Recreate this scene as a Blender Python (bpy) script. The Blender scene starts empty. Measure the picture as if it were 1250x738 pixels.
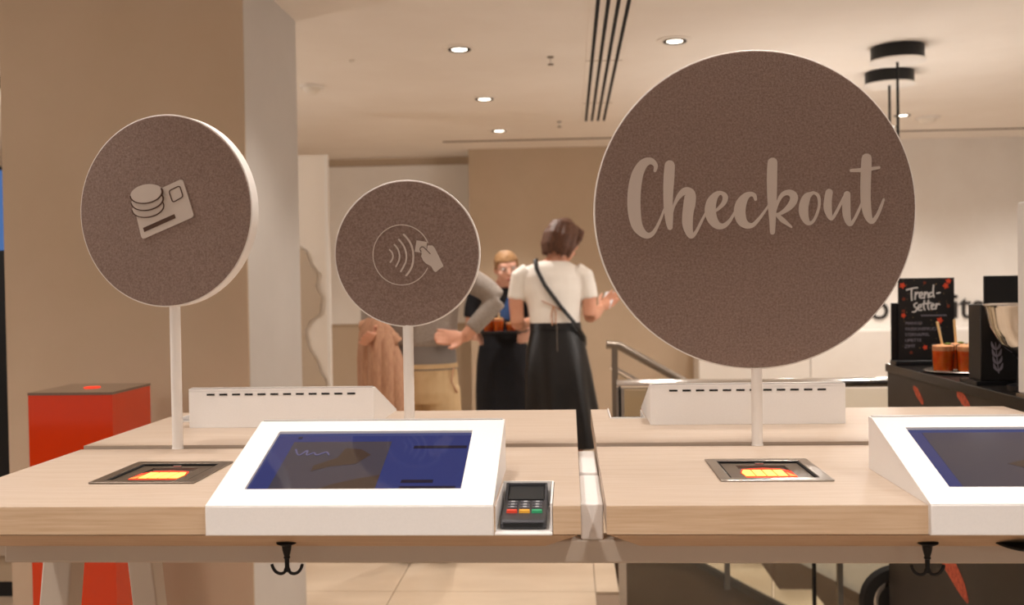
import bpy, bmesh, math, random
from mathutils import Vector, Matrix
random.seed(7)
PI = math.pi
S = bpy.context.scene
C = S.collection

# ------------------------------------------------------------------ camera
cam_d = bpy.data.cameras.new('camera')
cam = bpy.data.objects.new('camera', cam_d)
C.objects.link(cam)
CAMZ = 1.37
W_, H_, F_ = 1250.0, 738.0, 1215.0
def cam_matrix(vx=695.0, vy=345.0, roll=0.014):
    d = Vector((vx - W_/2, -(vy - H_/2), -F_)).normalized()
    u = Vector((-roll, 1, 0)); u = (u - d*u.dot(d)).normalized()
    x = d.cross(u)
    return Matrix((x, d, u))            # rows: world axes in camera coordinates
m3 = cam_matrix()
cam.matrix_world = Matrix.Translation((0, 0, CAMZ)) @ m3.to_4x4()
cam_d.sensor_width = 36.0
cam_d.lens = F_/W_*36.0
cam_d.clip_start = 0.05
cam_d.dof.use_dof = True
cam_d.dof.focus_distance = 1.95
cam_d.dof.aperture_fstop = 4.2
S.camera = cam

# ------------------------------------------------------------------ world, exposure
wd = bpy.data.worlds.new('world'); S.world = wd
wd.use_nodes = True
bg = wd.node_tree.nodes['Background']
bg.inputs[0].default_value = (1.0, 0.94, 0.88, 1)
bg.inputs[1].default_value = 0.25
S.view_settings.view_transform = 'Standard'
S.view_settings.look = 'None'
S.view_settings.gamma = 1.0
S.view_settings.use_curve_mapping = False
S.view_settings.exposure = 0.0
SPOT_W = 24.0
SPOT_C = (1.0, 0.94, 0.88)
CEIL = 2.50

# ------------------------------------------------------------------ materials
def lin(c):
    if isinstance(c, str):
        c = [int(c[i:i+2], 16)/255 for i in (0, 2, 4)]
    return tuple((v/12.92 if v <= 0.04045 else ((v+0.055)/1.055)**2.4) for v in c[:3]) + (1.0,)
MATS = {}
def mat(name, c1, c2=None, scale=20, detail=4, stretch=(1, 1, 1), rough=0.5, metal=0.0, bump=0.0,
        spec=0.5, coat=0.0, trans=0.0, ior=1.45, emit=None, es=0.0, alpha=1.0, lo=0.35, hi=0.65, bscale=None, sheen=0.0, sss=0.0):
    m = bpy.data.materials.new(name); m.use_nodes = True
    nt = m.node_tree; b = nt.nodes['Principled BSDF']
    b.inputs['Base Color'].default_value = lin(c1)
    b.inputs['Roughness'].default_value = rough
    b.inputs['Metallic'].default_value = metal
    b.inputs['Specular IOR Level'].default_value = spec
    b.inputs['Coat Weight'].default_value = coat
    b.inputs['Coat Roughness'].default_value = 0.05
    b.inputs['Transmission Weight'].default_value = trans
    b.inputs['IOR'].default_value = ior
    b.inputs['Sheen Weight'].default_value = sheen
    b.inputs['Alpha'].default_value = alpha
    if sss:
        b.inputs['Subsurface Weight'].default_value = sss
        b.inputs['Subsurface Radius'].default_value = (0.01, 0.004, 0.002)
    if emit:
        b.inputs['Emission Color'].default_value = lin(emit)
        b.inputs['Emission Strength'].default_value = es
    if c2 or bump:
        tc = nt.nodes.new('ShaderNodeTexCoord'); mp = nt.nodes.new('ShaderNodeMapping')
        mp.inputs['Scale'].default_value = stretch
        nt.links.new(tc.outputs['Object'], mp.inputs[0])
        n = nt.nodes.new('ShaderNodeTexNoise'); n.inputs['Scale'].default_value = scale
        n.inputs['Detail'].default_value = detail; n.inputs['Roughness'].default_value = 0.6
        nt.links.new(mp.outputs[0], n.inputs[0])
        if c2:
            r = nt.nodes.new('ShaderNodeValToRGB')
            r.color_ramp.elements[0].color = lin(c1); r.color_ramp.elements[1].color = lin(c2)
            r.color_ramp.elements[0].position = lo; r.color_ramp.elements[1].position = hi
            nt.links.new(n.outputs[0], r.inputs[0]); nt.links.new(r.outputs[0], b.inputs['Base Color'])
        if bump:
            n2 = n
            if bscale:
                n2 = nt.nodes.new('ShaderNodeTexNoise'); n2.inputs['Scale'].default_value = bscale
                n2.inputs['Detail'].default_value = 5
                nt.links.new(mp.outputs[0], n2.inputs[0])
            bp = nt.nodes.new('ShaderNodeBump'); bp.inputs['Strength'].default_value = bump
            bp.inputs['Distance'].default_value = 0.002
            nt.links.new(n2.outputs[0], bp.inputs['Height']); nt.links.new(bp.outputs[0], b.inputs['Normal'])
    MATS[name] = m
    return m

mat('paint_ceiling', 'f2e9df', 'eee4d9', scale=2, rough=0.9)
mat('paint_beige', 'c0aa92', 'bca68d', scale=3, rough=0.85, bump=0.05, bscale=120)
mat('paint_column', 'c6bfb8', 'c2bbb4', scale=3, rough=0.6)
mat('paint_white', 'e8e1d9', 'e4dcd3', scale=3, rough=0.8)
mat('floor_stone', 'd9c5ad', 'c2ab92', scale=2.2, rough=0.32, detail=7, lo=0.3, hi=0.7, stretch=(0.6, 1.5, 1))
mat('joint', '8a7460', rough=0.9)
mat('maple', 'c3b1a1', 'baa591', scale=9, stretch=(0.7, 14, 14), rough=0.5, detail=6, bump=0.06)
mat('maple_edge', 'd6ba9c', 'c6a685', scale=9, stretch=(0.8, 14, 22), rough=0.55, detail=7, bump=0.1)
mat('white_powder', 'f1edea', 'eeeae7', scale=300, rough=0.42, bump=0.05, bscale=700)
mat('ledge_grey', 'b9b3af', rough=0.45)
mat('white_steel', 'c8b9a9', rough=0.4)
mat('felt', '786259', '9a867c', scale=230, detail=6, rough=0.97, spec=0.1, bump=0.6, bscale=420, sheen=0.2, lo=0.3, hi=0.7)
mat('felt_dark', '5a463d', rough=0.97, spec=0.1)
mat('sign_white', 'eee9e4', rough=0.5)
mat('sign_print', 'c8bbb1', rough=0.65)
mat('black_iron', '0c0a0a', rough=0.45, spec=0.4)
mat('black_plastic', '141416', rough=0.35)
mat('dark_plastic', '2c2c30', '343438', scale=80, rough=0.4)
mat('grey_key', '4a4a50', rough=0.45)
mat('key_print', 'b8b8bc', rough=0.6)
mat('black', '050505', rough=0.6)
mat('slot_black', '0a0807', rough=0.9)
mat('key_red', 'e0452a', rough=0.4); mat('key_yellow', 'e6a83a', rough=0.4); mat('key_green', '35a06c', rough=0.4)
mat('stainless', 'b9b2ab', 'a9a29a', scale=12, stretch=(1, 40, 1), rough=0.28, metal=1.0)
mat('stainless_dull', '8a7f74', rough=0.4, metal=1.0)
mat('chrome', 'd8d4d0', rough=0.12, metal=1.0)
mat('scanner_glass', '4a3f38', rough=0.08, spec=0.6)
mat('led_yellow', 'ffd070', emit='ffc850', es=1.0)
mat('led_red', 'ff3018', emit='ff3a1c', es=0.75)
mat('led_orange', 'ff7030', emit='ff8040', es=1.6)
mat('screen_blue', '0a0c1c', rough=0.07, spec=0.6, emit='303a72', es=0.8)
mat('screen_grey', '14121a', rough=0.07, spec=0.6, emit='4a4658', es=0.55)
mat('screen_dark', '0a0a10', rough=0.07, spec=0.6, emit='262338', es=0.55)
mat('screen_photo', '141215', '221a16', scale=9, rough=0.07, spec=0.6, emit='45424e', es=0.7)
mat('screen_brown', '1a120d', rough=0.07, spec=0.6, emit='4d3d35', es=0.6)
mat('screen_light', '2a2838', rough=0.07, spec=0.6, emit='6b6890', es=0.6)
mat('orange_acrylic', 'd93a06', rough=0.09, spec=0.6, coat=0.5, trans=0.25, ior=1.49)
mat('orange_inner', 'b02a04', rough=0.3)
mat('smoked_acrylic', '6a5546', rough=0.12, spec=0.6, coat=0.3)
mat('lamp_lens', 'fff4e4', emit='fff0dc', es=9.0)
mat('lamp_dark', '2a211b', rough=0.5)
mat('counter_dark', '2b241e', '312923', scale=6, rough=0.45)
mat('counter_top', '1c1815', rough=0.3)
mat('orange_print', 'bf5534', '8a3420', scale=60, rough=0.7)
mat('menu_black', '14100f', rough=0.45)
mat('chalk', 'c9c4c0', rough=0.8)
mat('chalk_dim', '7d7680', rough=0.8)
mat('leaf_red', 'c8401e', rough=0.7); mat('leaf_brown', '6a2c16', rough=0.7); mat('dot_gold', '8a6a48', rough=0.7)
mat('drink_orange', 'ff8a26', 'fb6414', scale=30, rough=0.15)
mat('drink_foam', 'f0b98a', 'e8a070', scale=60, rough=0.6)
mat('straw', 'e8c48c', rough=0.5); mat('mint', '6a7a2a', rough=0.6)
mat('glass', 'ffffff', rough=0.02, trans=1.0, ior=1.1, spec=0.5)
mat('glass_pane', 'e8f0ea', rough=0.02, trans=1.0, ior=1.03, spec=0.5)
mat('stair_brown', '6a543f', '604b38', scale=4, rough=0.6)
mat('stair_stone', 'd8c6ae', 'ccb89f', scale=4, rough=0.45)
mat('mesh_white', 'e6dccf', rough=0.5)
mat('rubber', '17130f', rough=0.6)
mat('skin', 'd9a084', 'd3977b', scale=12, rough=0.5, sss=0.05)
mat('skin_pink', 'dca892', rough=0.5, sss=0.05)
mat('hair_brown', '6e4630', '40281b', scale=18, stretch=(14, 14, 1), rough=0.6, bump=0.5)
mat('hair_blond', 'a9825a', '8a6440', scale=18, stretch=(14, 14, 1), rough=0.45, bump=0.5)
mat('hair_grey', '8a7c70', '6a5e54', scale=18, stretch=(14, 14, 1), rough=0.5, bump=0.5)
mat('cotton_white', 'f2ebe2', 'ece3d9', scale=6, rough=0.9, bump=0.15, bscale=30)
mat('leather_black', '0d0a0a', '130f0e', scale=8, rough=0.42, bump=0.25, bscale=14)
mat('cloth_black', '0b0b10', '101018', scale=30, rough=0.85)
mat('cloth_blue', '2e4a78', rough=0.8)
mat('wool_grey', '9a8f86', 'a89d94', scale=90, rough=0.95, bump=0.3, bscale=60)
mat('wool_grey_dark', '8b8480', rough=0.95)
mat('khaki', 'd2b48a', 'c8a87e', scale=8, rough=0.9, bump=0.25, bscale=16)
mat('coat_beige', 'c89c7c', 'b08066', scale=20, stretch=(8, 8, 1), rough=0.95, bump=0.4)
mat('shoe_dark', '1c1512', rough=0.4)
mat('lip', 'b06050', rough=0.5); mat('eye_white', 'e8e4e0', rough=0.3); mat('eye_dark', '1a1210', rough=0.2)
mat('display_blue', '101830', emit='5a86c8', es=0.6, rough=0.2)
mat('frosted', 'e8e4e0', rough=0.6, trans=0.25)
mat('wall_letter', '2a2422', rough=0.6)
mat('phone', 'd8d8dc', rough=0.3)
# thin glass for tumblers and panes: mostly straight-through
def thin_glass(name, tint, gloss=0.08):
    m = bpy.data.materials.new(name); m.use_nodes = True
    nt = m.node_tree; nt.nodes.remove(nt.nodes['Principled BSDF'])
    t = nt.nodes.new('ShaderNodeBsdfTransparent'); t.inputs[0].default_value = lin(tint)
    g = nt.nodes.new('ShaderNodeBsdfGlossy'); g.inputs['Roughness'].default_value = 0.03
    fr = nt.nodes.new('ShaderNodeFresnel'); fr.inputs[0].default_value = 1.45
    mx = nt.nodes.new('ShaderNodeMixShader')
    nt.links.new(fr.outputs[0], mx.inputs[0]); nt.links.new(t.outputs[0], mx.inputs[1]); nt.links.new(g.outputs[0], mx.inputs[2])
    nt.links.new(mx.outputs[0], nt.nodes['Material Output'].inputs[0])
    MATS[name] = m
thin_glass('thin_glass', 'f4f2ee'); thin_glass('rail_glass', 'f5f4ef')
def opal(name):
    m = bpy.data.materials.new(name); m.use_nodes = True
    nt = m.node_tree; nt.nodes.remove(nt.nodes['Principled BSDF'])
    t = nt.nodes.new('ShaderNodeBsdfTransparent'); g = nt.nodes.new('ShaderNodeBsdfTranslucent'); mx = nt.nodes.new('ShaderNodeMixShader')
    mx.inputs[0].default_value = 0.3
    nt.links.new(t.outputs[0], mx.inputs[1]); nt.links.new(g.outputs[0], mx.inputs[2])
    nt.links.new(mx.outputs[0], nt.nodes['Material Output'].inputs[0])
    MATS[name] = m
opal('opal_glow')
# perforated sheet: dots cut by colour only, the holes are far below a pixel or two
def perforated(name, c1, c2, scale):
    m = mat(name, c1, rough=0.5); nt = m.node_tree; b = nt.nodes['Principled BSDF']
    tc = nt.nodes.new('ShaderNodeTexCoord'); v = nt.nodes.new('ShaderNodeTexVoronoi'); v.inputs['Scale'].default_value = scale
    v.inputs['Randomness'].default_value = 0.0
    r = nt.nodes.new('ShaderNodeValToRGB'); r.color_ramp.elements[0].position = 0.36; r.color_ramp.elements[1].position = 0.42
    r.color_ramp.elements[0].color = lin(c2); r.color_ramp.elements[1].color = lin(c1)
    nt.links.new(tc.outputs['Object'], v.inputs['Vector']); nt.links.new(v.outputs['Distance'], r.inputs[0]); nt.links.new(r.outputs[0], b.inputs['Base Color'])
perforated('perforated_white', 'f4ece2', 'd2c2b0', 75)
perforated('perforated_tan', 'c9b7a2', 'a8937c', 75)

# ------------------------------------------------------------------ mesh helpers
class B:
    def __init__(self): self.bm = bmesh.new()
    def box(self, x0, x1, y0, y1, z0, z1):
        v = [self.bm.verts.new(p) for p in ((x0,y0,z0),(x1,y0,z0),(x1,y1,z0),(x0,y1,z0),(x0,y0,z1),(x1,y0,z1),(x1,y1,z1),(x0,y1,z1))]
        for f in ((3,2,1,0),(4,5,6,7),(0,1,5,4),(1,2,6,5),(2,3,7,6),(3,0,4,7)):
            self.bm.faces.new([v[i] for i in f])
        return self
    def hexa(self, b4, t4):
        v = [self.bm.verts.new(p) for p in list(b4)+list(t4)]
        for f in ((3,2,1,0),(4,5,6,7),(0,1,5,4),(1,2,6,5),(2,3,7,6),(3,0,4,7)):
            self.bm.faces.new([v[i] for i in f])
        return self
    def solid(self, front, off):
        # closed planar polygon (3D points) extruded by the vector off
        off = Vector(off); n = len(front)
        a = [self.bm.verts.new(p) for p in front]; b = [self.bm.verts.new(Vector(p)+off) for p in front]
        self.bm.faces.new(a); self.bm.faces.new(b[::-1])
        for i in range(n):
            j = (i+1) % n
            self.bm.faces.new([a[j], a[i], b[i], b[j]])
        return self
    def loft(self, rings, caps=True):
        rs = [[self.bm.verts.new(p) for p in r] for r in rings]
        n = len(rs[0])
        for a, b in zip(rs, rs[1:]):
            for i in range(n):
                j = (i+1) % n
                self.bm.faces.new([a[i], a[j], b[j], b[i]])
        if caps:
            self.bm.faces.new(rs[0][::-1]); self.bm.faces.new(rs[-1])
        return self
    def tube(self, pts, r, seg=10, flat=1.0):
        pts = [Vector(p) for p in pts]; n = len(pts)
        rr = r if isinstance(r, (list, tuple)) else [r]*n
        rings = []; up = None
        for i, p in enumerate(pts):
            t = (pts[min(i+1, n-1)] - pts[max(i-1, 0)]).normalized()
            if up is None:
                up = Vector((0, 0, 1)) if abs(t.z) < 0.9 else Vector((0, 1, 0))
            s = t.cross(up).normalized(); up = s.cross(t).normalized()
            rings.append([p + (s*math.cos(a) + up*math.sin(a)*flat)*rr[i] for a in [2*PI*k/seg for k in range(seg)]])
        return self.loft(rings)
    def vloft(self, secs, seg=20):
        # horizontal ellipses (x, y, z, rx, ry)
        rings = [[Vector((x+rx*math.cos(2*PI*k/seg), y+ry*math.sin(2*PI*k/seg), z)) for k in range(seg)] for x, y, z, rx, ry in secs]
        return self.loft(rings)
    def lathe(self, c, prof, seg=24, axis='z', caps=True):
        c = Vector(c); rings = []
        for r, h in prof:
            ring = []
            for k in range(seg):
                a = 2*PI*k/seg; u, v = max(r, 1e-4)*math.cos(a), max(r, 1e-4)*math.sin(a)
                ring.append(c + (Vector((u, v, h)) if axis == 'z' else Vector((u, h, v)) if axis == 'y' else Vector((h, u, v))))
            rings.append(ring)
        return self.loft(rings, caps)
    def ball(self, c, rx, ry=None, rz=None, seg=16, n=9):
        ry = ry or rx; rz = rz or rx
        secs = []
        for i in range(n+1):
            a = -PI/2 + PI*i/n; k = max(math.cos(a), 0.02)
            secs.append((c[0], c[1], c[2]+rz*math.sin(a), rx*k, ry*k))
        return self.vloft(secs, seg)
    def slab(self, xs, ys, skip, z0, z1):
        # flat slab on a grid of cells with some cells left out
        nx, ny = len(xs)-1, len(ys)-1; cache = {}
        def V(i, j, z):
            k = (i, j, z)
            if k not in cache: cache[k] = self.bm.verts.new((xs[i], ys[j], z))
            return cache[k]
        on = lambda i, j: 0 <= i < nx and 0 <= j < ny and (i, j) not in skip
        for i in range(nx):
            for j in range(ny):
                if not on(i, j): continue
                self.bm.faces.new([V(i,j,z1), V(i+1,j,z1), V(i+1,j+1,z1), V(i,j+1,z1)])
                self.bm.faces.new([V(i,j+1,z0), V(i+1,j+1,z0), V(i+1,j,z0), V(i,j,z0)])
                for di, dj, a, b in ((-1,0,(i,j+1),(i,j)), (1,0,(i+1,j),(i+1,j+1)), (0,-1,(i,j),(i+1,j)), (0,1,(i+1,j+1),(i,j+1))):
                    if not on(i+di, j+dj):
                        self.bm.faces.new([V(*a,z0), V(*b,z0), V(*b,z1), V(*a,z1)])
        return self
    def ribbon(self, pts, plane, thick, sub=6):
        # variable-width brush stroke; pts (x, z, width) in a 2D plane, plane(u, v, depth) -> 3D
        P = cat_rom(pts, sub); n = len(P); L = []; R = []
        for i in range(n):
            a, b = P[max(i-1, 0)], P[min(i+1, n-1)]
            tx, tz = b[0]-a[0], b[1]-a[1]; l = math.hypot(tx, tz) or 1e-9
            nx, nz = -tz/l, tx/l; w = P[i][2]/2
            L.append((P[i][0]+nx*w, P[i][1]+nz*w)); R.append((P[i][0]-nx*w, P[i][1]-nz*w))
        def cap(p, q, c):
            # half round from p to q about c
            r = math.hypot(p[0]-c[0], p[1]-c[1]); a0 = math.atan2(p[1]-c[1], p[0]-c[0])
            return [(c[0]+r*math.cos(a0-PI*k/5), c[1]+r*math.sin(a0-PI*k/5)) for k in range(1, 5)]
        self.k = getattr(self, 'k', 0)+1
        thick = thick*(1+0.06*self.k)
        f = [[self.bm.verts.new(plane(u, v, thick+1.2e-5*i)) for u, v in (L[i], R[i])] for i in range(n)]
        g = [[self.bm.verts.new(plane(u, v, 0)) for u, v in (L[i], R[i])] for i in range(n)]
        for i in range(n-1):
            self.bm.faces.new([f[i][0], f[i][1], f[i+1][1], f[i+1][0]])
            self.bm.faces.new([f[i+1][0], g[i+1][0], g[i][0], f[i][0]])
            self.bm.faces.new([f[i][1], g[i][1], g[i+1][1], f[i+1][1]])
        self._quad([L[-1]] + cap(L[-1], R[-1], P[-1]) + [R[-1]], plane, thick)
        self._quad([R[0]] + cap(R[0], L[0], P[0]) + [L[0]], plane, thick)
        return self
    def _quad(self, q, plane, thick):
        c0 = plane(q[0][0], q[0][1], 0); nn = plane(q[0][0], q[0][1], 1) - c0
        area = Vector()
        P = [plane(u, v, 0)-c0 for u, v in q]
        for i in range(1, len(P)-1): area += P[i].cross(P[i+1])
        if area.dot(nn) < 0: q = q[::-1]
        a = [self.bm.verts.new(plane(u, v, thick)) for u, v in q]; b = [self.bm.verts.new(plane(u, v, 0)) for u, v in q]
        try:
            self.bm.faces.new(a); n = len(a)
            for i in range(n):
                j = (i+1) % n
                self.bm.faces.new([a[j], a[i], b[i], b[j]])
        except ValueError: pass
    def text(self, body, size, matrix, extrude=0.001, bold=0.0):
        cu = bpy.data.curves.new('t', 'FONT'); cu.body = body; cu.size = size; cu.extrude = extrude; cu.offset = bold
        o = bpy.data.objects.new('t', cu); C.objects.link(o)
        dg = bpy.context.evaluated_depsgraph_get()
        me = bpy.data.meshes.new_from_object(o.evaluated_get(dg))
        me.transform(matrix); self.bm.from_mesh(me)
        bpy.data.objects.remove(o); bpy.data.curves.remove(cu); bpy.data.meshes.remove(me)
        return self
def cat_rom(pts, sub):
    out = []; n = len(pts)
    for i in range(n-1):
        p0, p1, p2, p3 = pts[max(i-1,0)], pts[i], pts[i+1], pts[min(i+2,n-1)]
        for k in range(sub):
            t = k/sub
            out.append(tuple(0.5*((2*p1[d]) + (-p0[d]+p2[d])*t + (2*p0[d]-5*p1[d]+4*p2[d]-p3[d])*t*t + (-p0[d]+3*p1[d]-3*p2[d]+p3[d])*t**3) for d in range(3)))
    out.append(tuple(pts[-1][:3])); return out

def root_of(o):
    while o.parent: o = o.parent
    return o
def part(name, b, m, parent=None, bevel=0.0, label=None, recalc=True, seg=2):
    bm = b.bm
    if recalc and not hasattr(b, 'k'): bmesh.ops.recalc_face_normals(bm, faces=bm.faces)
    for f in bm.faces: f.smooth = not hasattr(b, 'k')
    for e in bm.edges:
        if len(e.link_faces) != 2 or e.calc_face_angle(0) > 0.62: e.smooth = False
    me = bpy.data.meshes.new(name); bm.to_mesh(me); bm.free()
    if parent:
        loc = root_of(parent).location
        me.transform(Matrix.Translation(-loc))
    me.materials.append(MATS[m])
    o = bpy.data.objects.new(name, me); C.objects.link(o)
    if parent: o.parent = parent
    if bevel:
        md = o.modifiers.new('bevel', 'BEVEL'); md.width = bevel; md.segments = seg; md.limit_method = 'ANGLE'; md.angle_limit = 0.6
    if label: o['label'] = label
    return o
def thing(name, label, cat, loc=(0, 0, 0), group=None):
    o = bpy.data.objects.new(name, None); C.objects.link(o)
    o.location = loc; o.empty_display_size = 0.05
    o['label'] = label; o['category'] = cat
    if group: o['group'] = group
    return o
def tag(o, label, cat, group=None):
    o['label'] = label; o['category'] = cat
    if group: o['group'] = group
    return o
def struct(name, b, m, **k):
    o = part(name, b, m, **k); o['kind'] = 'structure'
    return o
def dup(root, loc, rz, label, group=None):
    r = root.copy(); C.objects.link(r); r.location = loc; r.rotation_euler = (0, 0, root.rotation_euler[2]+rz)
    r['label'] = label
    if group: r['group'] = group
    for ch in list(root.children):
        c = ch.copy(); C.objects.link(c); c.parent = r
        for g in list(ch.children):
            d = g.copy(); C.objects.link(d); d.parent = c
    return r
def recenter(o, loc):
    # move a single mesh's origin to its base
    o.data.transform(Matrix.Translation(-Vector(loc))); o.location = loc
    return o

# ================================================================== SETTING
# opening in the floor for the stairs: x 0.2..3.5, y 4.1..6.05
struct('floor', B().slab([-6, 0.2, 3.5, 6], [-4, 4.1, 6.05, 9.4], {(1, 1)}, -0.25, -0.012), 'joint')
fl = bpy.data.objects['floor']
slab_me = None
for i in range(-4, 6):
    for j in range(0, 14):
        x0, y0 = -4.0+0.0+i*0.9+2.3, 2.4+j*0.5
        x1, y1 = x0+0.896, y0+0.496
        if x1 > 0.2 and x0 < 3.5 and y1 > 4.1 and y0 < 6.05:
            if x0 < 0.2 and 0.2-x0 > 0.05 and not (y0 < 4.1 < y1): x1 = 0.2
            elif y0 < 4.1 and 4.1-y0 > 0.03: y1 = 4.1
            else: continue
        o = part('floor_slab', B().box(x0, x1, y0, y1, -0.012, 0.0), 'floor_stone', fl)
struct('ceiling', B().box(-6, 6, -1.6, 9.4, CEIL, CEIL+0.1), 'paint_ceiling')
struct('wall_back', B().box(-0.83, 1.05, 8.32, 8.5, 0, CEIL), 'paint_beige')
struct('wall_back_right', B().box(1.05, 6, 8.32, 8.5, 0, CEIL), 'paint_white')
struct('wall_recess', B().box(-6, -0.83, 8.80, 8.95, 0, CEIL), 'paint_beige')
struct('wall_right', B().box(5.2, 5.3, 0.5, 9.0, 0, CEIL), 'paint_white')
struct('wall_left', B().box(-5.6, -5.5, 0.5, 9.0, 0, CEIL), 'paint_beige')
struct('trim_1', B().box(-0.98, 5.0, 7.83, 7.86, CEIL-0.006, CEIL), 'stair_brown')
# big column: one paint; thin front skin in darker beige puts its shade into colour
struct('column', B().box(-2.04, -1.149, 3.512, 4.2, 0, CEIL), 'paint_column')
part('shaded_front', B().box(-2.044, -1.150, 3.50, 3.512, 0, CEIL), 'paint_beige', bpy.data.objects['column'])
# wall board in the recess
struct('wall_panel', B().box(-2.18, -0.84, 8.77, 8.80, 1.03, 2.43), 'paint_white', bevel=0.004)
part('frame', B().box(-2.21, -2.18, 8.75, 8.80, 0.0, 2.46), 'paint_white', bpy.data.objects['wall_panel'])

# ------------------------------------------------------------------ downlights
G1 = 'recessed downlights in the ceiling'
def downlight(x, y, label, group, watt=None, first=[None]):
    if first[0] is None:
        t = thing('downlight', label, 'ceiling light', (x, y, CEIL), group)
        part('trim_ring', B().lathe((x, y, CEIL), [(0.085, 0), (0.085, -0.003), (0.055, -0.005), (0.055, 0)], 28), 'paint_ceiling', t)
        part('reflector', B().lathe((x, y, CEIL), [(0.055, -0.001), (0.055, -0.009), (0.046, -0.010), (0.036, -0.001)], 28), 'lamp_dark', t)
        part('lens', B().lathe((x, y, CEIL), [(0.001, -0.002), (0.036, -0.002), (0.036, -0.006), (0.001, -0.006)], 28), 'lamp_lens', t)
        first[0] = t
    else:
        t = dup(first[0], (x, y, CEIL), 0, label, group)
    l = bpy.data.lights.new('downlight_lamp', 'SPOT'); l.energy = (watt or SPOT_W)*0.8; l.color = SPOT_C
    l.spot_size = math.radians(108 if group == G1 else 76 if abs(y-0.1) < 0.01 else 125); l.spot_blend = 0.6; l.shadow_soft_size = 0.05
    lo = bpy.data.objects.new('downlight_lamp', l); C.objects.link(lo)
    lo.parent = t; lo.location = (0, 0, -0.02)
    return t
downlight(-0.51, 4.77, 'recessed downlight nearest of the row of three left of the slot grille', G1, 46)
downlight(-0.50, 6.06, 'middle recessed downlight of the row of three left of the slot grille', G1, 50)
downlight(-0.50, 7.33, 'farthest small recessed downlight of the row of three by the ceiling groove', G1, 34)
downlight(0.51, 4.73, 'single recessed downlight between the slot grille and the large round sign', G1)
downlight(2.32, 7.07, 'tiny bright recessed downlight right of the hanging cords', G1)
for x, y, e in ((-0.5, 3.45, 4), (0.5, 3.45, 4), (-0.5, 0.8, 9), (0.5, 0.8, 9), (-0.5, 2.1, 3), (0.5, 2.1, 3), (-0.5, 0.1, 110), (0.5, 0.1, 110), (1.6, 0.8, 10), (1.6, 2.1, 12), (1.6, 3.45, 20), (-1.6, 0.8, 10), (-1.6, 2.1, 12),
             (-0.5, -0.6, 12), (0.5, -0.6, 12), (-1.7, -0.6, 18), (1.7, -0.6, 18), (-2.9, 0.8, 30), (2.9, 0.8, 30), (2.6, 4.75, 30), (3.0, 2.1, 30), (3.6, 7.4, 38), (2.4, 7.6, 18), (1.3, 7.4, 20), (3.9, 5.6, 30), (-3.0, 2.1, 30), (-2.4, 6.06, 20), (-2.4, 7.33, 20)):
    downlight(x, y, 'added unseen recessed downlight outside the picture or behind a sign', 'added unseen downlights', e)  # unseen downlights, added to light tables and walls and bounce off the floor

# ------------------------------------------------------------------ ceiling fittings
t = thing('slot_diffuser', 'long ceiling air grille with four dark slots', 'air vent', (0.193, 5.0, CEIL))
part('frame', B().box(0.10, 0.286, 3.0, 7.01, CEIL-0.003, CEIL), 'paint_ceiling', t)
for k in range(4):
    x = 0.131 + k*0.0413
    part('slot', B().box(x-0.008, x+0.008, 3.0, 6.99, CEIL-0.0045, CEIL-0.001), 'slot_black', t)
for k in range(3):
    part('joint_line', B().box(0.10, 0.286, 3.9+k*1.2, 3.904+k*1.2, CEIL-0.0048, CEIL-0.002), 'joint', t)
def smoke(x, y, label, r):
    t = thing('smoke_detector', label, 'smoke detector', (x, y, CEIL))
    part('base', B().lathe((x, y, CEIL), [(r, 0), (r, -0.012), (r*0.9, -0.016)], 28), 'paint_white', t)
    part('sensor_head', B().lathe((x, y, CEIL), [(r*0.75, -0.016), (r*0.6, -0.035), (r*0.3, -0.048), (0.004, -0.05)], 28), 'mesh_white', t)
smoke(-1.43, 5.55, 'white smoke detector on the ceiling beside the column', 0.07)
smoke(2.54, 7.2, 'pale smoke detector on the ceiling right of the hanging cords', 0.085)
def sprinkler(x, y, label):
    t = thing('sprinkler', label, 'sprinkler', (x, y, CEIL))
    part('rosette', B().lathe((x, y, CEIL), [(0.016, 0), (0.016, -0.005), (0.008, -0.008)], 16), 'stainless_dull', t)
    part('stem', B().lathe((x, y, CEIL), [(0.005, -0.008), (0.005, -0.035)], 10), 'paint_white', t)
    part('deflector', B().lathe((x, y, CEIL), [(0.006, -0.035), (0.015, -0.037), (0.015, -0.041), (0.002, -0.042)], 16), 'stainless_dull', t)
sprinkler(-0.078, 5.0, 'small ceiling sprinkler nearer to the slot grille top')
sprinkler(-0.054, 7.0, 'tiny far ceiling sprinkler near the ceiling groove')
tag(recenter(part('ceiling_sensor', B().lathe((-1.072, 4.95, CEIL), [(0.014, 0), (0.012, -0.008), (0.003, -0.012)], 14), 'mesh_white'), (-1.072, 4.95, CEIL)), 'tiny round sensor on the ceiling left of the downlights', 'sensor')
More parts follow.
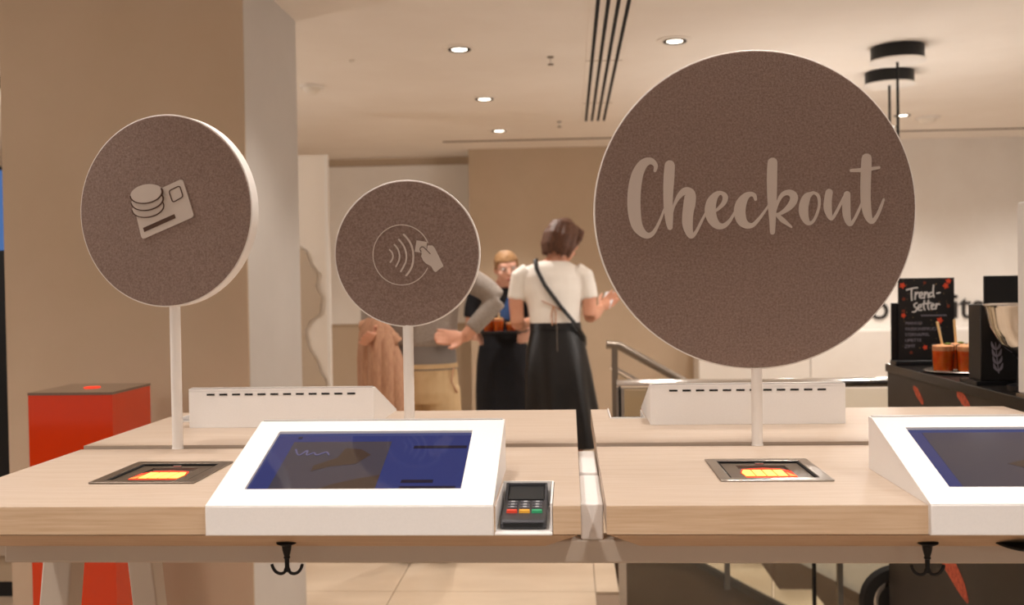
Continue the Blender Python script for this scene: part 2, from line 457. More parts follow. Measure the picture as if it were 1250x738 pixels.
def pendant(x, y, r, drop, label, watt, group='black pendant lamps'):
    t = thing('pendant_lamp', label, 'pendant lamp', (x, y, CEIL), group)
    part('canopy', B().lathe((x, y, CEIL), [(r, 0), (r, -0.065), (r*0.98, -0.067)], 36), 'black_iron', t)
    part('canopy_plate', B().lathe((x, y, CEIL), [(r*1.06, -0.067), (r*1.06, -0.073), (0.01, -0.074)], 36), 'paint_white', t)
    part('cord', B().tube([(x, y, CEIL-0.07), (x, y, CEIL-drop)], 0.007, 8), 'black', t)
    z = CEIL-drop
    part('socket', B().lathe((x, y, z), [(0.012, 0.02), (0.022, 0.0), (0.024, -0.05), (0.018, -0.055)], 20), 'black_iron', t)
    part('globe', B().lathe((x, y, z-0.045), [(0.012, 0.0), (0.03, -0.012), (0.045, -0.04), (0.05, -0.07), (0.045, -0.10), (0.028, -0.122), (0.003, -0.13)], 24), 'opal_glow', t)
    l = bpy.data.lights.new('pendant_light', 'POINT'); l.energy = watt; l.color = SPOT_C; l.shadow_soft_size = 0.05
    lo = bpy.data.objects.new('pendant_light', l); C.objects.link(lo); lo.parent = t; lo.location = (0, 0, -drop-0.115)
    return t
pendant(1.62, 5.0, 0.125, 0.80, 'black round ceiling canopy with hanging cord, upper and nearer of two', 14)
pendant(1.77, 5.6, 0.128, 0.85, 'black round ceiling canopy with hanging cord, lower and farther of two', 14)
pendant(1.19, 5.45, 0.125, 0.7, 'black pendant lamp canopy just peeking over the top of the large round sign', 14)
for x, y, e in ((-1.6, -1.3, 14), (0.0, -1.4, 14), (1.6, -1.3, 14), (-3.2, 1.6, 50), (-3.0, 5.2, 50), (3.4, 3.4, 55)):
    pendant(x, y, 0.125, 0.75, 'black pendant lamp added unseen as fill light', e, 'unseen pendants added for fill light')  # added lamps, never in view: fill for the ceiling and front faces

# ================================================================== CHECKOUT TABLES
ZT = 1.02; YF, YS, YB = 1.56, 2.13, 2.70
XL, XR, TW = -1.077, 0.053, 1.09
ZB = 0.975
def rot_about(p, xc):     # the desks stand back to back: half a turn about the middle
    return (2*xc-p[0], 2*YS-p[1], p[2]+0.006)
def tabletop(X0, label):
    t = thing('tabletop', label, 'tabletop', (X0+TW/2, (YF+YS)/2, 0.93), 'back-to-back checkout tabletops')
    xs = [X0, X0+0.215, X0+0.39, X0+0.955, X0+1.046, X0+TW]; ys = [YF, 1.745, 1.762, 1.932, YS-0.006]
    part('board', B().slab(xs, ys, {(1, 2), (3, 0)}, ZB, ZT), 'maple', t)
    i = 0.10
    part('tapered_edge', B().hexa([(X0+i*0.6, YF+i, 0.93), (X0+TW-i*0.6, YF+i, 0.93), (X0+TW-i*0.6, YS-0.006, 0.93), (X0+i*0.6, YS-0.006, 0.93)],
                                [(X0+0.005, YF+0.006, ZB-0.003), (X0+TW-0.005, YF+0.006, ZB-0.003), (X0+TW-0.005, YS-0.006, ZB-0.003), (X0+0.005, YS-0.006, ZB-0.003)]), 'maple_edge', t)
    part('packing_strip', B().box(X0+0.03, X0+TW-0.03, YF+0.03, YS-0.006, ZB-0.0032, ZB+0.0), 'maple_edge', t)
    part('front_edge_band', B().slab([X0, X0+0.955, X0+1.046, X0+TW], [YF-0.0012, YF+0.0003], {(1, 0)}, ZB, ZT-0.0005), 'maple_edge', t)
    return t
tl = tabletop(XL, 'pale wooden front tabletop on the left with screen kiosk and card terminal')
tr = tabletop(XR, 'pale wooden front tabletop on the right in front of the large round sign')
XCL, XCR = XL+TW/2, XR+TW/2
dup(tl, rot_about(tl.location, XCL), PI, 'pale wooden rear tabletop on the left behind the seam')
dup(tr, rot_about(tr.location, XCR), PI, 'pale wooden rear tabletop on the right behind the large round sign')

fr = thing('table_frame', 'white steel trestle frame with long beams under the checkout tabletops', 'table frame', (0, YS, 0))
part('beam', B().box(XL+0.07, 1.10, 1.70, 1.75, 0.889, 0.93), 'white_steel', fr, bevel=0.004)
part('beam', B().box(XL+0.07, 1.10, 2*YS-1.75, 2*YS-1.70, 0.889, 0.936), 'white_steel', fr, bevel=0.004)
def leg(x, y0, y1):
    w = 0.030
    part('leg', B().hexa([(x-w, y1-w, 0), (x+w, y1-w, 0), (x+w, y1+w, 0), (x-w, y1+w, 0)], [(x-w, y0-w, 0.889), (x+w, y0-w, 0.889), (x+w, y0+w, 0.889), (x-w, y0+w, 0.889)]), 'white_steel', fr, bevel=0.004)
for x in (-1.03, 1.09):
    leg(x, 1.965, 1.78); leg(x, 2.295, 2.48)
    part('cross_bar', B().box(x-0.03, x+0.03, 1.755, 2*YS-1.755, 0.889, 0.929), 'white_steel', fr)
# cover blocks filling the gap between the two desks
part('gap_cover', B().box(0.0135, 0.0525, 1.70, 1.955, 0.93, 0.992), 'white_powder', fr, bevel=0.003)
part('gap_cover', B().box(0.0135, 0.0505, 1.957, 2.20, 0.93, 0.998), 'white_powder', fr, bevel=0.003)

# ------------------------------------------------------------------ kiosks
ZS0, ZS1, YK0, YK1, YKB = 1.024, 1.117, 1.548, 1.845, 1.862
def slope_pt(x, s, h=0.0):           # s from 0 (front lip) to 1 (top)
    dy, dz = YK1-YK0, ZS1-ZS0; L = math.hypot(dy, dz)
    return Vector((x, YK0+dy*s - h*dz/L, ZS0+dz*s + h*dy/L))
def kiosk(X0, label, content):
    K0, K1 = X0+0.493, X0+0.953
    t = thing('checkout_kiosk', label, 'checkout kiosk', ((K0+K1)/2, (YK0+YKB)/2, ZT), 'white self-checkout kiosks')
    rec = 0.006
    prof = [(YK0, 0.976), (YK0, ZS0-rec), (YK1, ZS1-rec), (YKB, ZS1-rec), (YKB, ZT+0.0005), (YF-0.0016, ZT+0.0005), (YF-0.0016, 0.976)]
    part('body', B().solid([(K0, y, z) for y, z in prof], (K1-K0, 0, 0)), 'white_powder', t)
    # bezel frame with the screen opening
    sx0, sx1, s0, s1 = K0+0.047, K1-0.056, 0.17, 0.86
    b = B()
    def bar(xa, xb, sa, sb):
        b.hexa([slope_pt(xa, sa, -rec-0.001), slope_pt(xb, sa, -rec-0.001), slope_pt(xb, sb, -rec-0.001), slope_pt(xa, sb, -rec-0.001)],
               [slope_pt(xa, sa, 0), slope_pt(xb, sa, 0), slope_pt(xb, sb, 0), slope_pt(xa, sb, 0)])
    bar(K0, sx0, 0, 1); bar(sx1, K1, 0, 1); bar(sx0, sx1, 0, s0); bar(sx0, sx1, s1, 1)
    b.box(K0, K1, YK1-0.002, YKB, ZS1-rec-0.001, ZS1-0.001)
    bz = part('bezel', b, 'white_powder', t)
    part('front_lip', B().box(K0, K1, YK0-0.001, YK0+0.004, 0.976, ZS0-0.001), 'white_powder', t, bevel=0.0015)
    part('top_ledge', B().box(K0+0.004, K1-0.004, YK1+0.001, YKB-0.001, ZS1-0.002, ZS1+0.0015), 'ledge_grey', t)
    scr = part('screen', B().hexa([slope_pt(x, s, -rec-0.001) for x, s in ((sx0, s0), (sx1, s0), (sx1, s1), (sx0, s1))],
                             [slope_pt(x, s, -rec+0.001) for x, s in ((sx0, s0), (sx1, s0), (sx1, s1), (sx0, s1))]), 'screen_blue', t)
    def flat(name, pts, m, lift):
        P = [slope_pt(sx0+(sx1-sx0)*u, s0+(s1-s0)*v, -rec+lift) for u, v in pts]
        n = (slope_pt(0, 0, 1)-slope_pt(0, 0, 0))
        part(name, B().solid(P, -n*0.0002), m, scr)
    def rect(name, u0, u1, v0, v1, m, lift): flat(name, [(u0, v0), (u1, v0), (u1, v1), (u0, v1)], m, lift)
    if content == 'welcome':
        rect('screen_picture', 0.10, 0.60, 0.0, 0.84, 'screen_photo', 0.0014)
        flat('screen_shape', [(0.26, 0.32), (0.34, 0.40), (0.46, 0.44), (0.52, 0.60), (0.46, 0.70), (0.38, 0.72), (0.36, 0.55), (0.26, 0.42)], 'screen_brown', 0.0017)
        flat('screen_shape', [(0.3, 0.0), (0.6, 0.0), (0.6, 0.26), (0.5, 0.20), (0.4, 0.12)], 'screen_brown', 0.0017)
        rect('text_bar', 0.72, 0.985, 0.71, 0.76, 'screen_dark', 0.0014)
        rect('text_bar', 0.71, 0.86, 0.13, 0.18, 'screen_dark', 0.0014)
        rect('text_bar', 0.71, 0.97, 0.03, 0.08, 'screen_dark', 0.0014)
        rect('title_bar', 0.11, 0.13, 0.90, 0.94, 'screen_dark', 0.0014)
        b = B()
        for st in ([(0.13,0.70,0.006),(0.16,0.60,0.004),(0.19,0.68,0.006),(0.2,0.60,0.004),(0.23,0.64,0.005),(0.25,0.60,0.005),(0.29,0.65,0.005),(0.31,0.6,0.004)],):
            n = slope_pt(0, 0, 1)-slope_pt(0, 0, 0)
            b.ribbon([(u*0.35, v*0.2, w*0.6) for u, v, w in st], lambda u, v, d: slope_pt(sx0+(sx1-sx0)*u/0.35, s0+(s1-s0)*v/0.2, -rec+0.0015+d), 0.0003)
        part('handwriting', b, 'screen_light', scr)
    else:
        rect('screen_picture', 0.07, 0.93, 0.0, 0.80, 'screen_photo', 0.0014)
        rect('screen_shape', 0.07, 0.93, 0.80, 0.94, 'screen_grey', 0.0014)
        flat('screen_shape', [(0.35, 0.4), (0.5, 0.5), (0.7, 0.62), (0.8, 0.45), (0.6, 0.3), (0.45, 0.28)], 'screen_brown', 0.0017)
    # vent slots in the back panel
    for k in range(12):
        x = K1-0.055-k*0.0318
        part('vent_slot', B().box(x-0.010, x+0.010, YKB-0.001, YKB+0.0006, ZS1-0.017, ZS1-0.0125), 'slot_black', t)
    return t
k1 = kiosk(XL, 'white kiosk with blue touch screen on the left front tabletop', 'welcome')
k2 = kiosk(XR, 'white kiosk with dark touch screen cut by the right edge', 'photo')
dup(k1, rot_about(k1.location, XCL), PI, 'white kiosk seen from behind on the left rear tabletop')
dup(k2, rot_about(k2.location, XCR), PI, 'white kiosk seen from behind under the large round sign')

# ------------------------------------------------------------------ card terminals in white trays
def tray(X0, label):
    a, c = X0+0.9545, X0+1.0450; y0, y1 = YF-0.010, 1.744
    t = thing('terminal_tray', label, 'tray', ((a+c)/2, (y0+y1)/2, ZB+0.0005), 'white terminal trays')
    part('floor_plate', B().box(a, c, y0, y1, ZB+0.0005, ZB+0.004), 'white_powder', t, bevel=0.001)
    part('side_wall', B().box(c-0.003, c, y0+0.012, y1, ZB+0.004, ZT+0.003), 'white_powder', t)
    part('side_wall', B().box(a, a+0.002, y0+0.012, y1, ZB+0.004, ZT-0.001), 'white_powder', t)
    part('back_wall', B().box(a+0.002, c-0.003, y1-0.003, y1, ZB+0.004, ZT+0.003), 'white_powder', t)
    return t
def terminal(X0, label):
    cx = X0+0.9985; w = 0.037; y0, y1 = 1.572, 1.733; zb = ZB+0.0045
    t = thing('card_terminal', label, 'card terminal', (cx, (y0+y1)/2, zb), 'black card payment terminals')
    prof = [(y0, zb), (y0-0.001, zb+0.009), (y0+0.003, zb+0.015), (y0+0.045, zb+0.0175), (y0+0.100, zb+0.0215), (y0+0.108, zb+0.024), (y1-0.004, zb+0.032), (y1, zb+0.028), (y1, zb)]
    part('body', B().solid([(cx-w, y, z) for y, z in prof], (2*w, 0, 0)), 'dark_plastic', t, bevel=0.004, seg=3)
    part('card_slot', B().box(cx-w+0.006, cx+w-0.006, y0-0.0018, y0+0.002, zb+0.004, zb+0.009), 'black', t)
    part('front_ridge', B().tube([(cx-w+0.005, y0-0.001, zb+0.0125), (cx+w-0.005, y0-0.001, zb+0.0125)], 0.0016, 8), 'grey_key', t)
    # privacy hood around the display
    part('hood', B().hexa([(cx-w+0.001, y0+0.100, zb+0.018), (cx-w+0.006, y0+0.100, zb+0.018), (cx-w+0.006, y1-0.002, zb+0.027), (cx-w+0.001, y1-0.002, zb+0.027)],
                          [(cx-w+0.001, y0+0.110, zb+0.026), (cx-w+0.006, y0+0.110, zb+0.026), (cx-w+0.006, y1-0.004, zb+0.043), (cx-w+0.001, y1-0.004, zb+0.043)])
                    .hexa([(cx+w-0.006, y0+0.100, zb+0.018), (cx+w-0.001, y0+0.100, zb+0.018), (cx+w-0.001, y1-0.002, zb+0.027), (cx+w-0.006, y1-0.002, zb+0.027)],
                          [(cx+w-0.006, y0+0.110, zb+0.026), (cx+w-0.001, y0+0.110, zb+0.026), (cx+w-0.001, y1-0.004, zb+0.043), (cx+w-0.006, y1-0.004, zb+0.043)])
                    .box(cx-w+0.001, cx+w-0.001, y1-0.007, y1-0.002, zb+0.02, zb+0.043), 'dark_plastic', t, bevel=0.0015)
    part('display', B().hexa([(cx-w+0.007, y0+0.106, zb+0.023), (cx+w-0.007, y0+0.106, zb+0.023), (cx+w-0.007, y1-0.008, zb+0.031), (cx-w+0.007, y1-0.008, zb+0.031)],
                             [(cx-w+0.007, y0+0.106, zb+0.0255), (cx+w-0.007, y0+0.106, zb+0.0255), (cx+w-0.007, y1-0.008, zb+0.0375), (cx-w+0.007, y1-0.008, zb+0.0375)]), 'black', t)
    def zk(y): return zb+0.0175+(y-y0-0.045)*0.073
    cols = ['key_red', 'key_yellow', 'key_green']
    for r in range(4):
        for c in range(3):
            x = cx+(c-1)*0.0205; y = y0+0.047+r*0.0145
            if r == 0: y -= 0.003
            hw, hl = (0.0088, 0.0050) if r else (0.0092, 0.0048)
            b = B().hexa([(x-hw, y-hl, zk(y-hl)-0.002), (x+hw, y-hl, zk(y-hl)-0.002), (x+hw, y+hl, zk(y+hl)-0.002), (x-hw, y+hl, zk(y+hl)-0.002)],
                         [(x-hw*0.9, y-hl*0.85, zk(y-hl)+0.004), (x+hw*0.9, y-hl*0.85, zk(y-hl)+0.004), (x+hw*0.9, y+hl*0.85, zk(y+hl)+0.004), (x-hw*0.9, y+hl*0.85, zk(y+hl)+0.004)])
            k = part('key', b, cols[c] if r == 0 else 'grey_key', t, label=('red key', 'yellow key', 'green key')[c] if r == 0 else None)
            if r:
                part('key_mark', B().hexa([(x-0.003, y-0.0018, zk(y)+0.0035), (x+0.003, y-0.0018, zk(y)+0.0035), (x+0.003, y+0.0018, zk(y)+0.0038), (x-0.003, y+0.0018, zk(y)+0.0038)],
                                          [(x-0.003, y-0.0018, zk(y)+0.0043), (x+0.003, y-0.0018, zk(y)+0.0043), (x+0.003, y+0.0018, zk(y)+0.0048), (x-0.003, y+0.0018, zk(y)+0.0048)]), 'key_print', k)
    part('side_button', B().box(cx+w-0.0005, cx+w+0.0012, y0+0.06, y0+0.066, zb+0.010, zb+0.014).box(cx+w-0.0005, cx+w+0.0012, y0+0.07, y0+0.076, zb+0.010, zb+0.014), 'key_print', t)
    return t
ty = tray(XL, 'white recessed tray holding the card terminal beside the blue screen kiosk')
ty2 = tray(XR, 'white recessed tray at the right table beyond the right edge')
tm = terminal(XL, 'black card terminal with red, yellow and green keys beside the blue screen')
tm2 = terminal(XR, 'black card terminal on the right front tabletop beyond the right edge')
dup(ty, rot_about(ty.location, XCL), PI, 'white terminal tray at the far left of the rear tabletop')
dup(ty2, rot_about(ty2.location, XCR), PI, 'white terminal tray beside the kiosk under the chrome rail')
dup(tm, rot_about(tm.location, XCL), PI, 'black card terminal mostly hidden left of the rear kiosk')
dup(tm2, rot_about(tm2.location, XCR), PI, 'black card terminal seen from behind under the chrome rail')

# ------------------------------------------------------------------ scanners set into the tabletops
def scanner(X0, label, mirror, rim):
    a, c, y0, y1 = X0+0.205, X0+0.400, 1.742, 1.952; cx = (a+c)/2
    t = thing('barcode_scanner', label, 'barcode scanner', (cx, (y0+y1)/2, ZT), 'scanners set into the tabletops')
    part('frame', B().slab([a, a+0.020, c-0.020, c], [y0, y0+0.022, y1-0.020, y1], {(1, 1)}, ZT+0.0002, ZT+0.0035), rim, t, bevel=0.0012)
    part('inner_rim', B().slab([a+0.018, a+0.024, c-0.024, c-0.018], [y0+0.020, y0+0.024, y1-0.024, y1-0.018], {(1, 1)}, ZT-0.006, ZT+0.0015), 'slot_black', t)
    part('glass', B().box(a+0.0115, c-0.0115, y0+0.0215, y1-0.0215, ZT-0.010, ZT-0.004), 'scanner_glass', t)
    part('inner_plate', B().slab([a+0.024, a+0.052, c-0.052, c-0.024], [y0+0.026, y0+0.042, y1-0.05, y1-0.028], {(1, 1)}, ZT-0.004, ZT-0.001), 'stainless_dull', t)
    s = -1 if mirror else 1
    def P(u, v): return (cx+s*u, y0+v, ZT-0.0010)
    g = part('led_field', B().solid([P(u, v) for u, v in ((-0.044, 0.05), (-0.050, 0.085), (-0.040, 0.125), (0.0, 0.135), (0.030, 0.128), (0.046, 0.105), (0.046, 0.05))], (0, 0, -0.001)), 'led_red', t)
    for k in range(4):
        u0 = -0.044+k*0.0192; top = 0.112 if k else 0.098
        part('led_cell', B().solid([(p[0], p[1], p[2]+0.001) for p in (P(u0, 0.056), P(u0+0.0165, 0.056), P(u0+0.0165, 0.112), P(u0 if k else u0+0.004, top if k else 0.112), P(u0-(0.003 if not k else 0), 0.085))], (0, 0, -0.0008)), 'led_yellow', g)
    part('led_cell', B().solid([(p[0], p[1], p[2]+0.001) for p in (P(0.034, 0.054), P(0.045, 0.054), P(0.034, 0.09))], (0, 0, -0.0008)), 'led_orange', g)
    part('clip', B().box(cx-0.008, cx+0.008, y1-0.044, y1-0.039, ZT-0.001, ZT+0.002), 'chrome', t)
    return t
scanner(XL, 'barcode scanner glowing red in a dull metal frame on the left tabletop', True, 'stainless_dull')
scanner(XR, 'barcode scanner glowing red in a bright steel frame under the large sign', False, 'stainless')

# ------------------------------------------------------------------ hooks under the table edge
def hook(x, label):
    y, z = 1.632, 0.9445
    t = thing('coat_hook', label, 'hook', (x, y, z), 'black double hooks under the table edge')
    part('plate', B().lathe((x, y, z), [(0.017, 0.0), (0.017, -0.002), (0.012, -0.0045), (0.008, -0.006)], 24), 'black_iron', t)
    part('stem', B().lathe((x, y, z), [(0.0085, -0.004), (0.0072, -0.014), (0.0045, -0.024), (0.0055, -0.0255), (0.0055, -0.027), (0.0040, -0.028), (0.0038, -0.042), (0.0045, -0.050)], 16), 'black_iron', t)
    for s in (-1, 1):
        pts = [(x+s*0.0005, y, z-0.044), (x+s*0.005, y, z-0.0515), (x+s*0.012, y, z-0.0535), (x+s*0.019, y, z-0.0505), (x+s*0.0235, y, z-0.0445), (x+s*0.026, y, z-0.0375)]
        P = cat_rom([tuple(p) for p in pts], 4)
        part('prong', B().tube(P, [0.0036]*3+[0.0027]*(len(P)-4)+[0.0022], 10), 'black_iron', t)
    return t
hook(-0.478, 'black double coat hook under the table edge below the blue screen kiosk')
hook(0.570, 'black double coat hook under the right table edge')
t = thing('oval_plate', 'flat black oval plate under the table at the right edge', 'fitting', (0.735, 1.63, 0.945))
part('plate', B().lathe((0.735, 1.63, 0.945), [(0.058, 0.0), (0.058, -0.003), (0.05, -0.006)], 32), 'black_iron', t)
part('cap', B().lathe((0.735, 1.63, 0.945), [(0.02, -0.006), (0.018, -0.009), (0.004, -0.010)], 20), 'black_plastic', t)

# ================================================================== ROUND SIGNS
def sign(cx, cz, r, yaw, label, th, px0, polex):
    # local frame: e along the face, n towards the viewer
    y = YS
    t = thing('round_sign', label, 'sign', (polex, y, ZT), 'round felt signs on poles')
    e = Vector((math.cos(yaw), -math.sin(yaw), 0)); n = Vector((-math.sin(yaw), -math.cos(yaw), 0)); c = Vector((cx, y, cz))
    def disc(r0, d0, d1, seg=96):
        b = B(); rings = []
        for rr, d in ((r0-0.001, d0), (r0, d0+0.001), (r0, d1-0.001), (r0-0.001, d1)):
            rings.append([c + e*(rr*math.cos(2*PI*k/seg)) + Vector((0, 0, 1))*(rr*math.sin(2*PI*k/seg)) + n*d for k in range(seg)])
        return b.loft(rings)
    part('rim', disc(r, -th/2, th/2), 'sign_white', t)
    part('felt_face', disc(r-0.003, th/2-0.004, th/2+0.0025), 'felt', t)
    part('pole', B().tube([(polex, y, ZT-0.04), (polex, y, cz-r+0.03)], 0.0115, 20), 'sign_white', t)
    part('pole_collar', B().lathe((polex, y, ZT), [(0.0125, 0.0), (0.0125, 0.002), (0.0118, 0.003)], 24), 'sign_white', t)
    roll = 0.014; s = y/F_
    def plane(u, v, d):               # u right, v up, metres on the face
        return c + e*u + Vector((0, 0, 1))*v + n*(th/2+0.0025+d)
    return t, plane
# ---- large sign with lettering
t3, pl3 = sign(0.388, 1.517, 0.3345, 0.0, 'large round felt sign reading Checkout on a white pole', 0.022, 918, 0.393)
GL = {
 'C': [[(170,146,14),(173,122,20),(150,102,30),(118,114,42),(93,155,52),(79,215,58),(74,280,60),(77,340,58),(88,395,50),(110,428,38),(136,443,28),(160,433,20),(180,402,14),(198,362,12),(213,322,10)]],
 'h': [[(237,122,46),(234,175,49),(231,230,46),(230,290,42),(233,340,40),(236,385,32),(239,406,24)],
       [(248,345,8),(258,305,12),(278,266,22),(304,242,34),(328,252,48),(328,290,54),(320,340,50),(318,385,48),(324,422,38),(335,446,24),(352,434,16),(369,405,13),(386,370,12),(404,334,9)]],
 'e': [[(410,352,10),(434,338,12),(462,318,15),(484,292,22),(488,265,24),(470,250,17),(448,258,28),(428,288,44),(421,330,50),(431,370,46),(453,397,34),(479,401,24),(503,384,18),(521,358,13),(537,328,9)]],
 'c': [[(625,280,14),(620,262,18),(602,256,22),(580,268,34),(561,298,48),(554,335,52),(563,375,46),(586,397,32),(613,397,20),(637,374,15),(661,343,12),(684,308,9)]],
 'k': [[(701,113,44),(699,170,46),(699,240,44),(700,310,38),(702,370,30),(702,430,22)],
       [(714,335,9),(728,288,14),(748,258,20),(775,250,26),(796,264,34),(795,290,34),(775,318,28),(746,340,18),(722,350,12)],
       [(722,350,16),(745,373,22),(768,391,16),(788,407,8)]],
 'o': [[(880,254,14),(856,270,34),(842,310,42),(843,350,40),(859,386,24),(881,384,14),(900,350,12),(911,305,12),(906,266,14),(884,251,12),(868,258,14)]],
 'u': [[(955,250,32),(950,285,34),(949,320,36),(957,356,26),(968,370,14),(985,345,13),(1003,310,13),(1022,272,12)],
       [(1035,260,30),(1032,300,36),(1033,345,36),(1040,380,28),(1051,395,18),(1068,373,13),(1085,338,12),(1104,292,9)]],
 't': [[(1121,98,44),(1119,150,46),(1117,220,46),(1118,290,44),(1124,340,40),(1136,374,28),(1150,382,20),(1170,355,15),(1186,317,13),(1198,283,9)],
       [(1053,152,14),(1110,150,19),(1176,140,12)]],
}
sc3 = (YS-0.013)/F_
def px3(zx, zy):
    px, py = 755+zx/3.788, 170+zy/3.788
    u, v = (px-918.0), -(py-256.5)
    return (u+0.014*v)*sc3, (v-0.014*u)*sc3
for ch, strokes in GL.items():
    b = B()
    for st in strokes:
        b.ribbon([(*px3(x, y), w/3.788*sc3) for x, y, w in st], pl3, 0.0015)
    part('letter', b, 'sign_print', t3, recalc=True)
# ---- left sign: coins and bank card
t1, pl1 = sign(-0.872, 1.539, 0.2085, math.radians(10), 'round felt sign with coins and bank card symbol on the left', 0.030, 205, -0.862)
k1s = (YS-0.02)/F_/7.38; 
def P1(zx, zy):
    u, v = (zx-400)*k1s, -(zy-386)*k1s
    return (u+0.014*v)/0.955, v-0.014*u
def icon(t, pl, name, pts, m, th, P):
    # rounded polygon plate on the sign face
    f = [pl(*P(x, y), th) for x, y in pts]; g = (pl(0, 0, 0)-pl(0, 0, th))
    return part(name, B().solid(f, g*0.98), m, t)
def rounded(pts, r, n=4):
    out = []; N = len(pts)
    for i in range(N):
        p, a, b = Vector(pts[i]), Vector(pts[i-1]), Vector(pts[(i+1) % N])
        d0, d1 = (a-p).normalized()*r, (b-p).normalized()*r
        for k in range(n+1):
            q = k/n; out.append(tuple(p + d0*(1-q)**2 + d1*q**2))
    return out
ell = lambda cx, cy, rx, ry, rot, n=40, a0=0, a1=2*PI: [(cx+rx*math.cos(a)*math.cos(rot)-ry*math.sin(a)*math.sin(rot), cy+rx*math.cos(a)*math.sin(rot)+ry*math.sin(a)*math.cos(rot)) for a in [a0+(a1-a0)*k/(n if a1-a0 < 6 else n) for k in range(n if a1-a0 > 6 else n+1)]]
card = icon(t1, pl1, 'bank_card', rounded([(100, 292), (590, 96), (702, 445), (186, 648)], 34), 'sign_print', 0.0020, P1)
icon(card, pl1, 'card_stripe', [(200, 540), (510, 418), (522, 455), (213, 578)], 'felt_dark', 0.0026, P1)
b = B(); cp = rounded([(457, 205), (565, 160), (597, 262), (495, 312)], 22); cp.append(cp[0])
b.ribbon([(*P1(x, y), 9*k1s) for x, y in cp], pl1, 0.0027, 1)
part('card_chip', b, 'felt_dark', card)
for k, (yo, dx) in enumerate(((128, 8), (64, 5), (0, 0))):
    th = 0.0028+0.0016*k
    coin = icon(t1, pl1, 'coin', ell(243+dx, 225+yo, 156, 84, -0.14), 'sign_print', th, P1)
    b = B(); arc = ell(243+dx, 227+yo, 158, 87, -0.14, 24, -0.25, PI*1.0)
    b.ribbon([(*P1(x, y), 10*k1s) for x, y in arc], pl1, th+0.0003, 1)
    part('coin_outline', b, 'felt_dark', coin)
# ---- small sign: contactless payment
t2, pl2 = sign(-0.347, 1.438, 0.1575, 0.0, 'small round felt sign with contactless payment symbol behind the kiosk', 0.018, 495, -0.349)
k2s = (YS-0.012)/F_/7.38
def P2(zx, zy):
    u, v = (zx-406)*k2s, -(zy-362)*k2s
    return u+0.014*v, v-0.014*u
def strip(t, pl, P, name, pts, w, ks, th, m='sign_print', sub=2):
    return part(name, B().ribbon([(*P(x, y), w*ks) for x, y in pts], pl, th, sub), m, t)
strip(t2, pl2, P2, 'circle_line', ell(360, 375, 262, 272, 0, 60, 0.45, 2*PI-0.42), 8, k2s, 0.0015)
strip(t2, pl2, P2, 'wave', [(250,328),(272,352),(281,385),(274,415),(256,440)], 13, k2s, 0.002)
strip(t2, pl2, P2, 'wave', [(295,282),(326,322),(341,375),(336,425),(308,480)], 14, k2s, 0.002)
strip(t2, pl2, P2, 'wave', [(335,235),(378,290),(402,360),(398,440),(352,523)], 15, k2s, 0.002)
strip(t2, pl2, P2, 'wave', [(380,190),(432,250),(465,340),(464,440),(440,510),(402,560)], 17, k2s, 0.002)
icon(t2, pl2, 'card_shape', [(497, 243), (592, 258), (585, 360), (480, 346)], 'sign_print', 0.002, P2)
hand = icon(t2, pl2, 'hand_shape', [(530,320),(545,303),(562,306),(590,336),(598,290),(640,290),(660,310),(742,478),(672,530),(655,522),(630,478),(585,455),(555,425),(550,408),(537,388),(545,362),(530,345)], 'sign_print', 0.0026, P2)
strip(hand, pl2, P2, 'thumb_line', [(538,346),(528,322),(546,302),(566,310),(595,338),(622,366)], 7, k2s, 0.003, 'felt_dark', 3)

# ================================================================== ORANGE BOX
ox0, ox1, oy0, oy1, oz = -1.687, -1.418, 3.0, 3.28, 1.045
t = thing('acrylic_box', 'tall glossy orange acrylic box in front of the beige column', 'display box', ((ox0+ox1)/2, 3.14, 0))
part('front_panel', B().box(ox0, ox1, oy0, oy0+0.006, 0.0, oz), 'orange_acrylic', t)
part('back_panel', B().box(ox0, ox1, oy1-0.006, oy1, 0.0, oz), 'orange_acrylic', t)
part('side_panel', B().box(ox0, ox0+0.006, oy0+0.006, oy1-0.006, 0.0, oz), 'orange_acrylic', t)
part('side_panel', B().box(ox1-0.006, ox1, oy0+0.006, oy1-0.006, 0.0, oz), 'orange_acrylic', t)
part('inner_column', B().box(ox0+0.07, ox1-0.012, oy0+0.03, oy1-0.02, 0.0, oz-0.02), 'orange_inner', t)
part('lid', B().box(ox0-0.001, ox1+0.001, oy0-0.001, oy1+0.001, oz, oz+0.008), 'smoked_acrylic', t)
part('red_light', B().lathe((-1.555, 3.15, oz+0.008), [(0.026, 0), (0.026, 0.002), (0.004, 0.0025)], 20), 'led_red', t)

# ================================================================== LEFT BACKGROUND
t = thing('display_stand', 'black display stand with blue lit screen cut by the left edge', 'display', (-2.95, 4.5, 0.26))
part('panel', B().box(-3.4, -2.52, 4.48, 4.56, 0.26, 1.95), 'black_plastic', t, bevel=0.004)
part('screen', B().box(-3.37, -2.55, 4.474, 4.48, 1.56, 1.93), 'display_blue', t)
part('foot', B().box(-3.2, -2.7, 4.4, 4.64, 0.255, 0.275), 'black_plastic', t)
t = thing('plinth', 'low pale plinth left of the column at the left edge', 'plinth', (-2.95, 4.55, 0))
part('top_plate', B().box(-3.5, -2.32, 4.25, 4.9, 0.20, 0.255), 'maple', t)
part('body', B().box(-3.46, -2.36, 4.30, 4.86, 0.07, 0.20), 'paint_beige', t)
part('base', B().box(-3.46, -2.36, 4.31, 4.85, 0.0, 0.07), 'black_plastic', t)

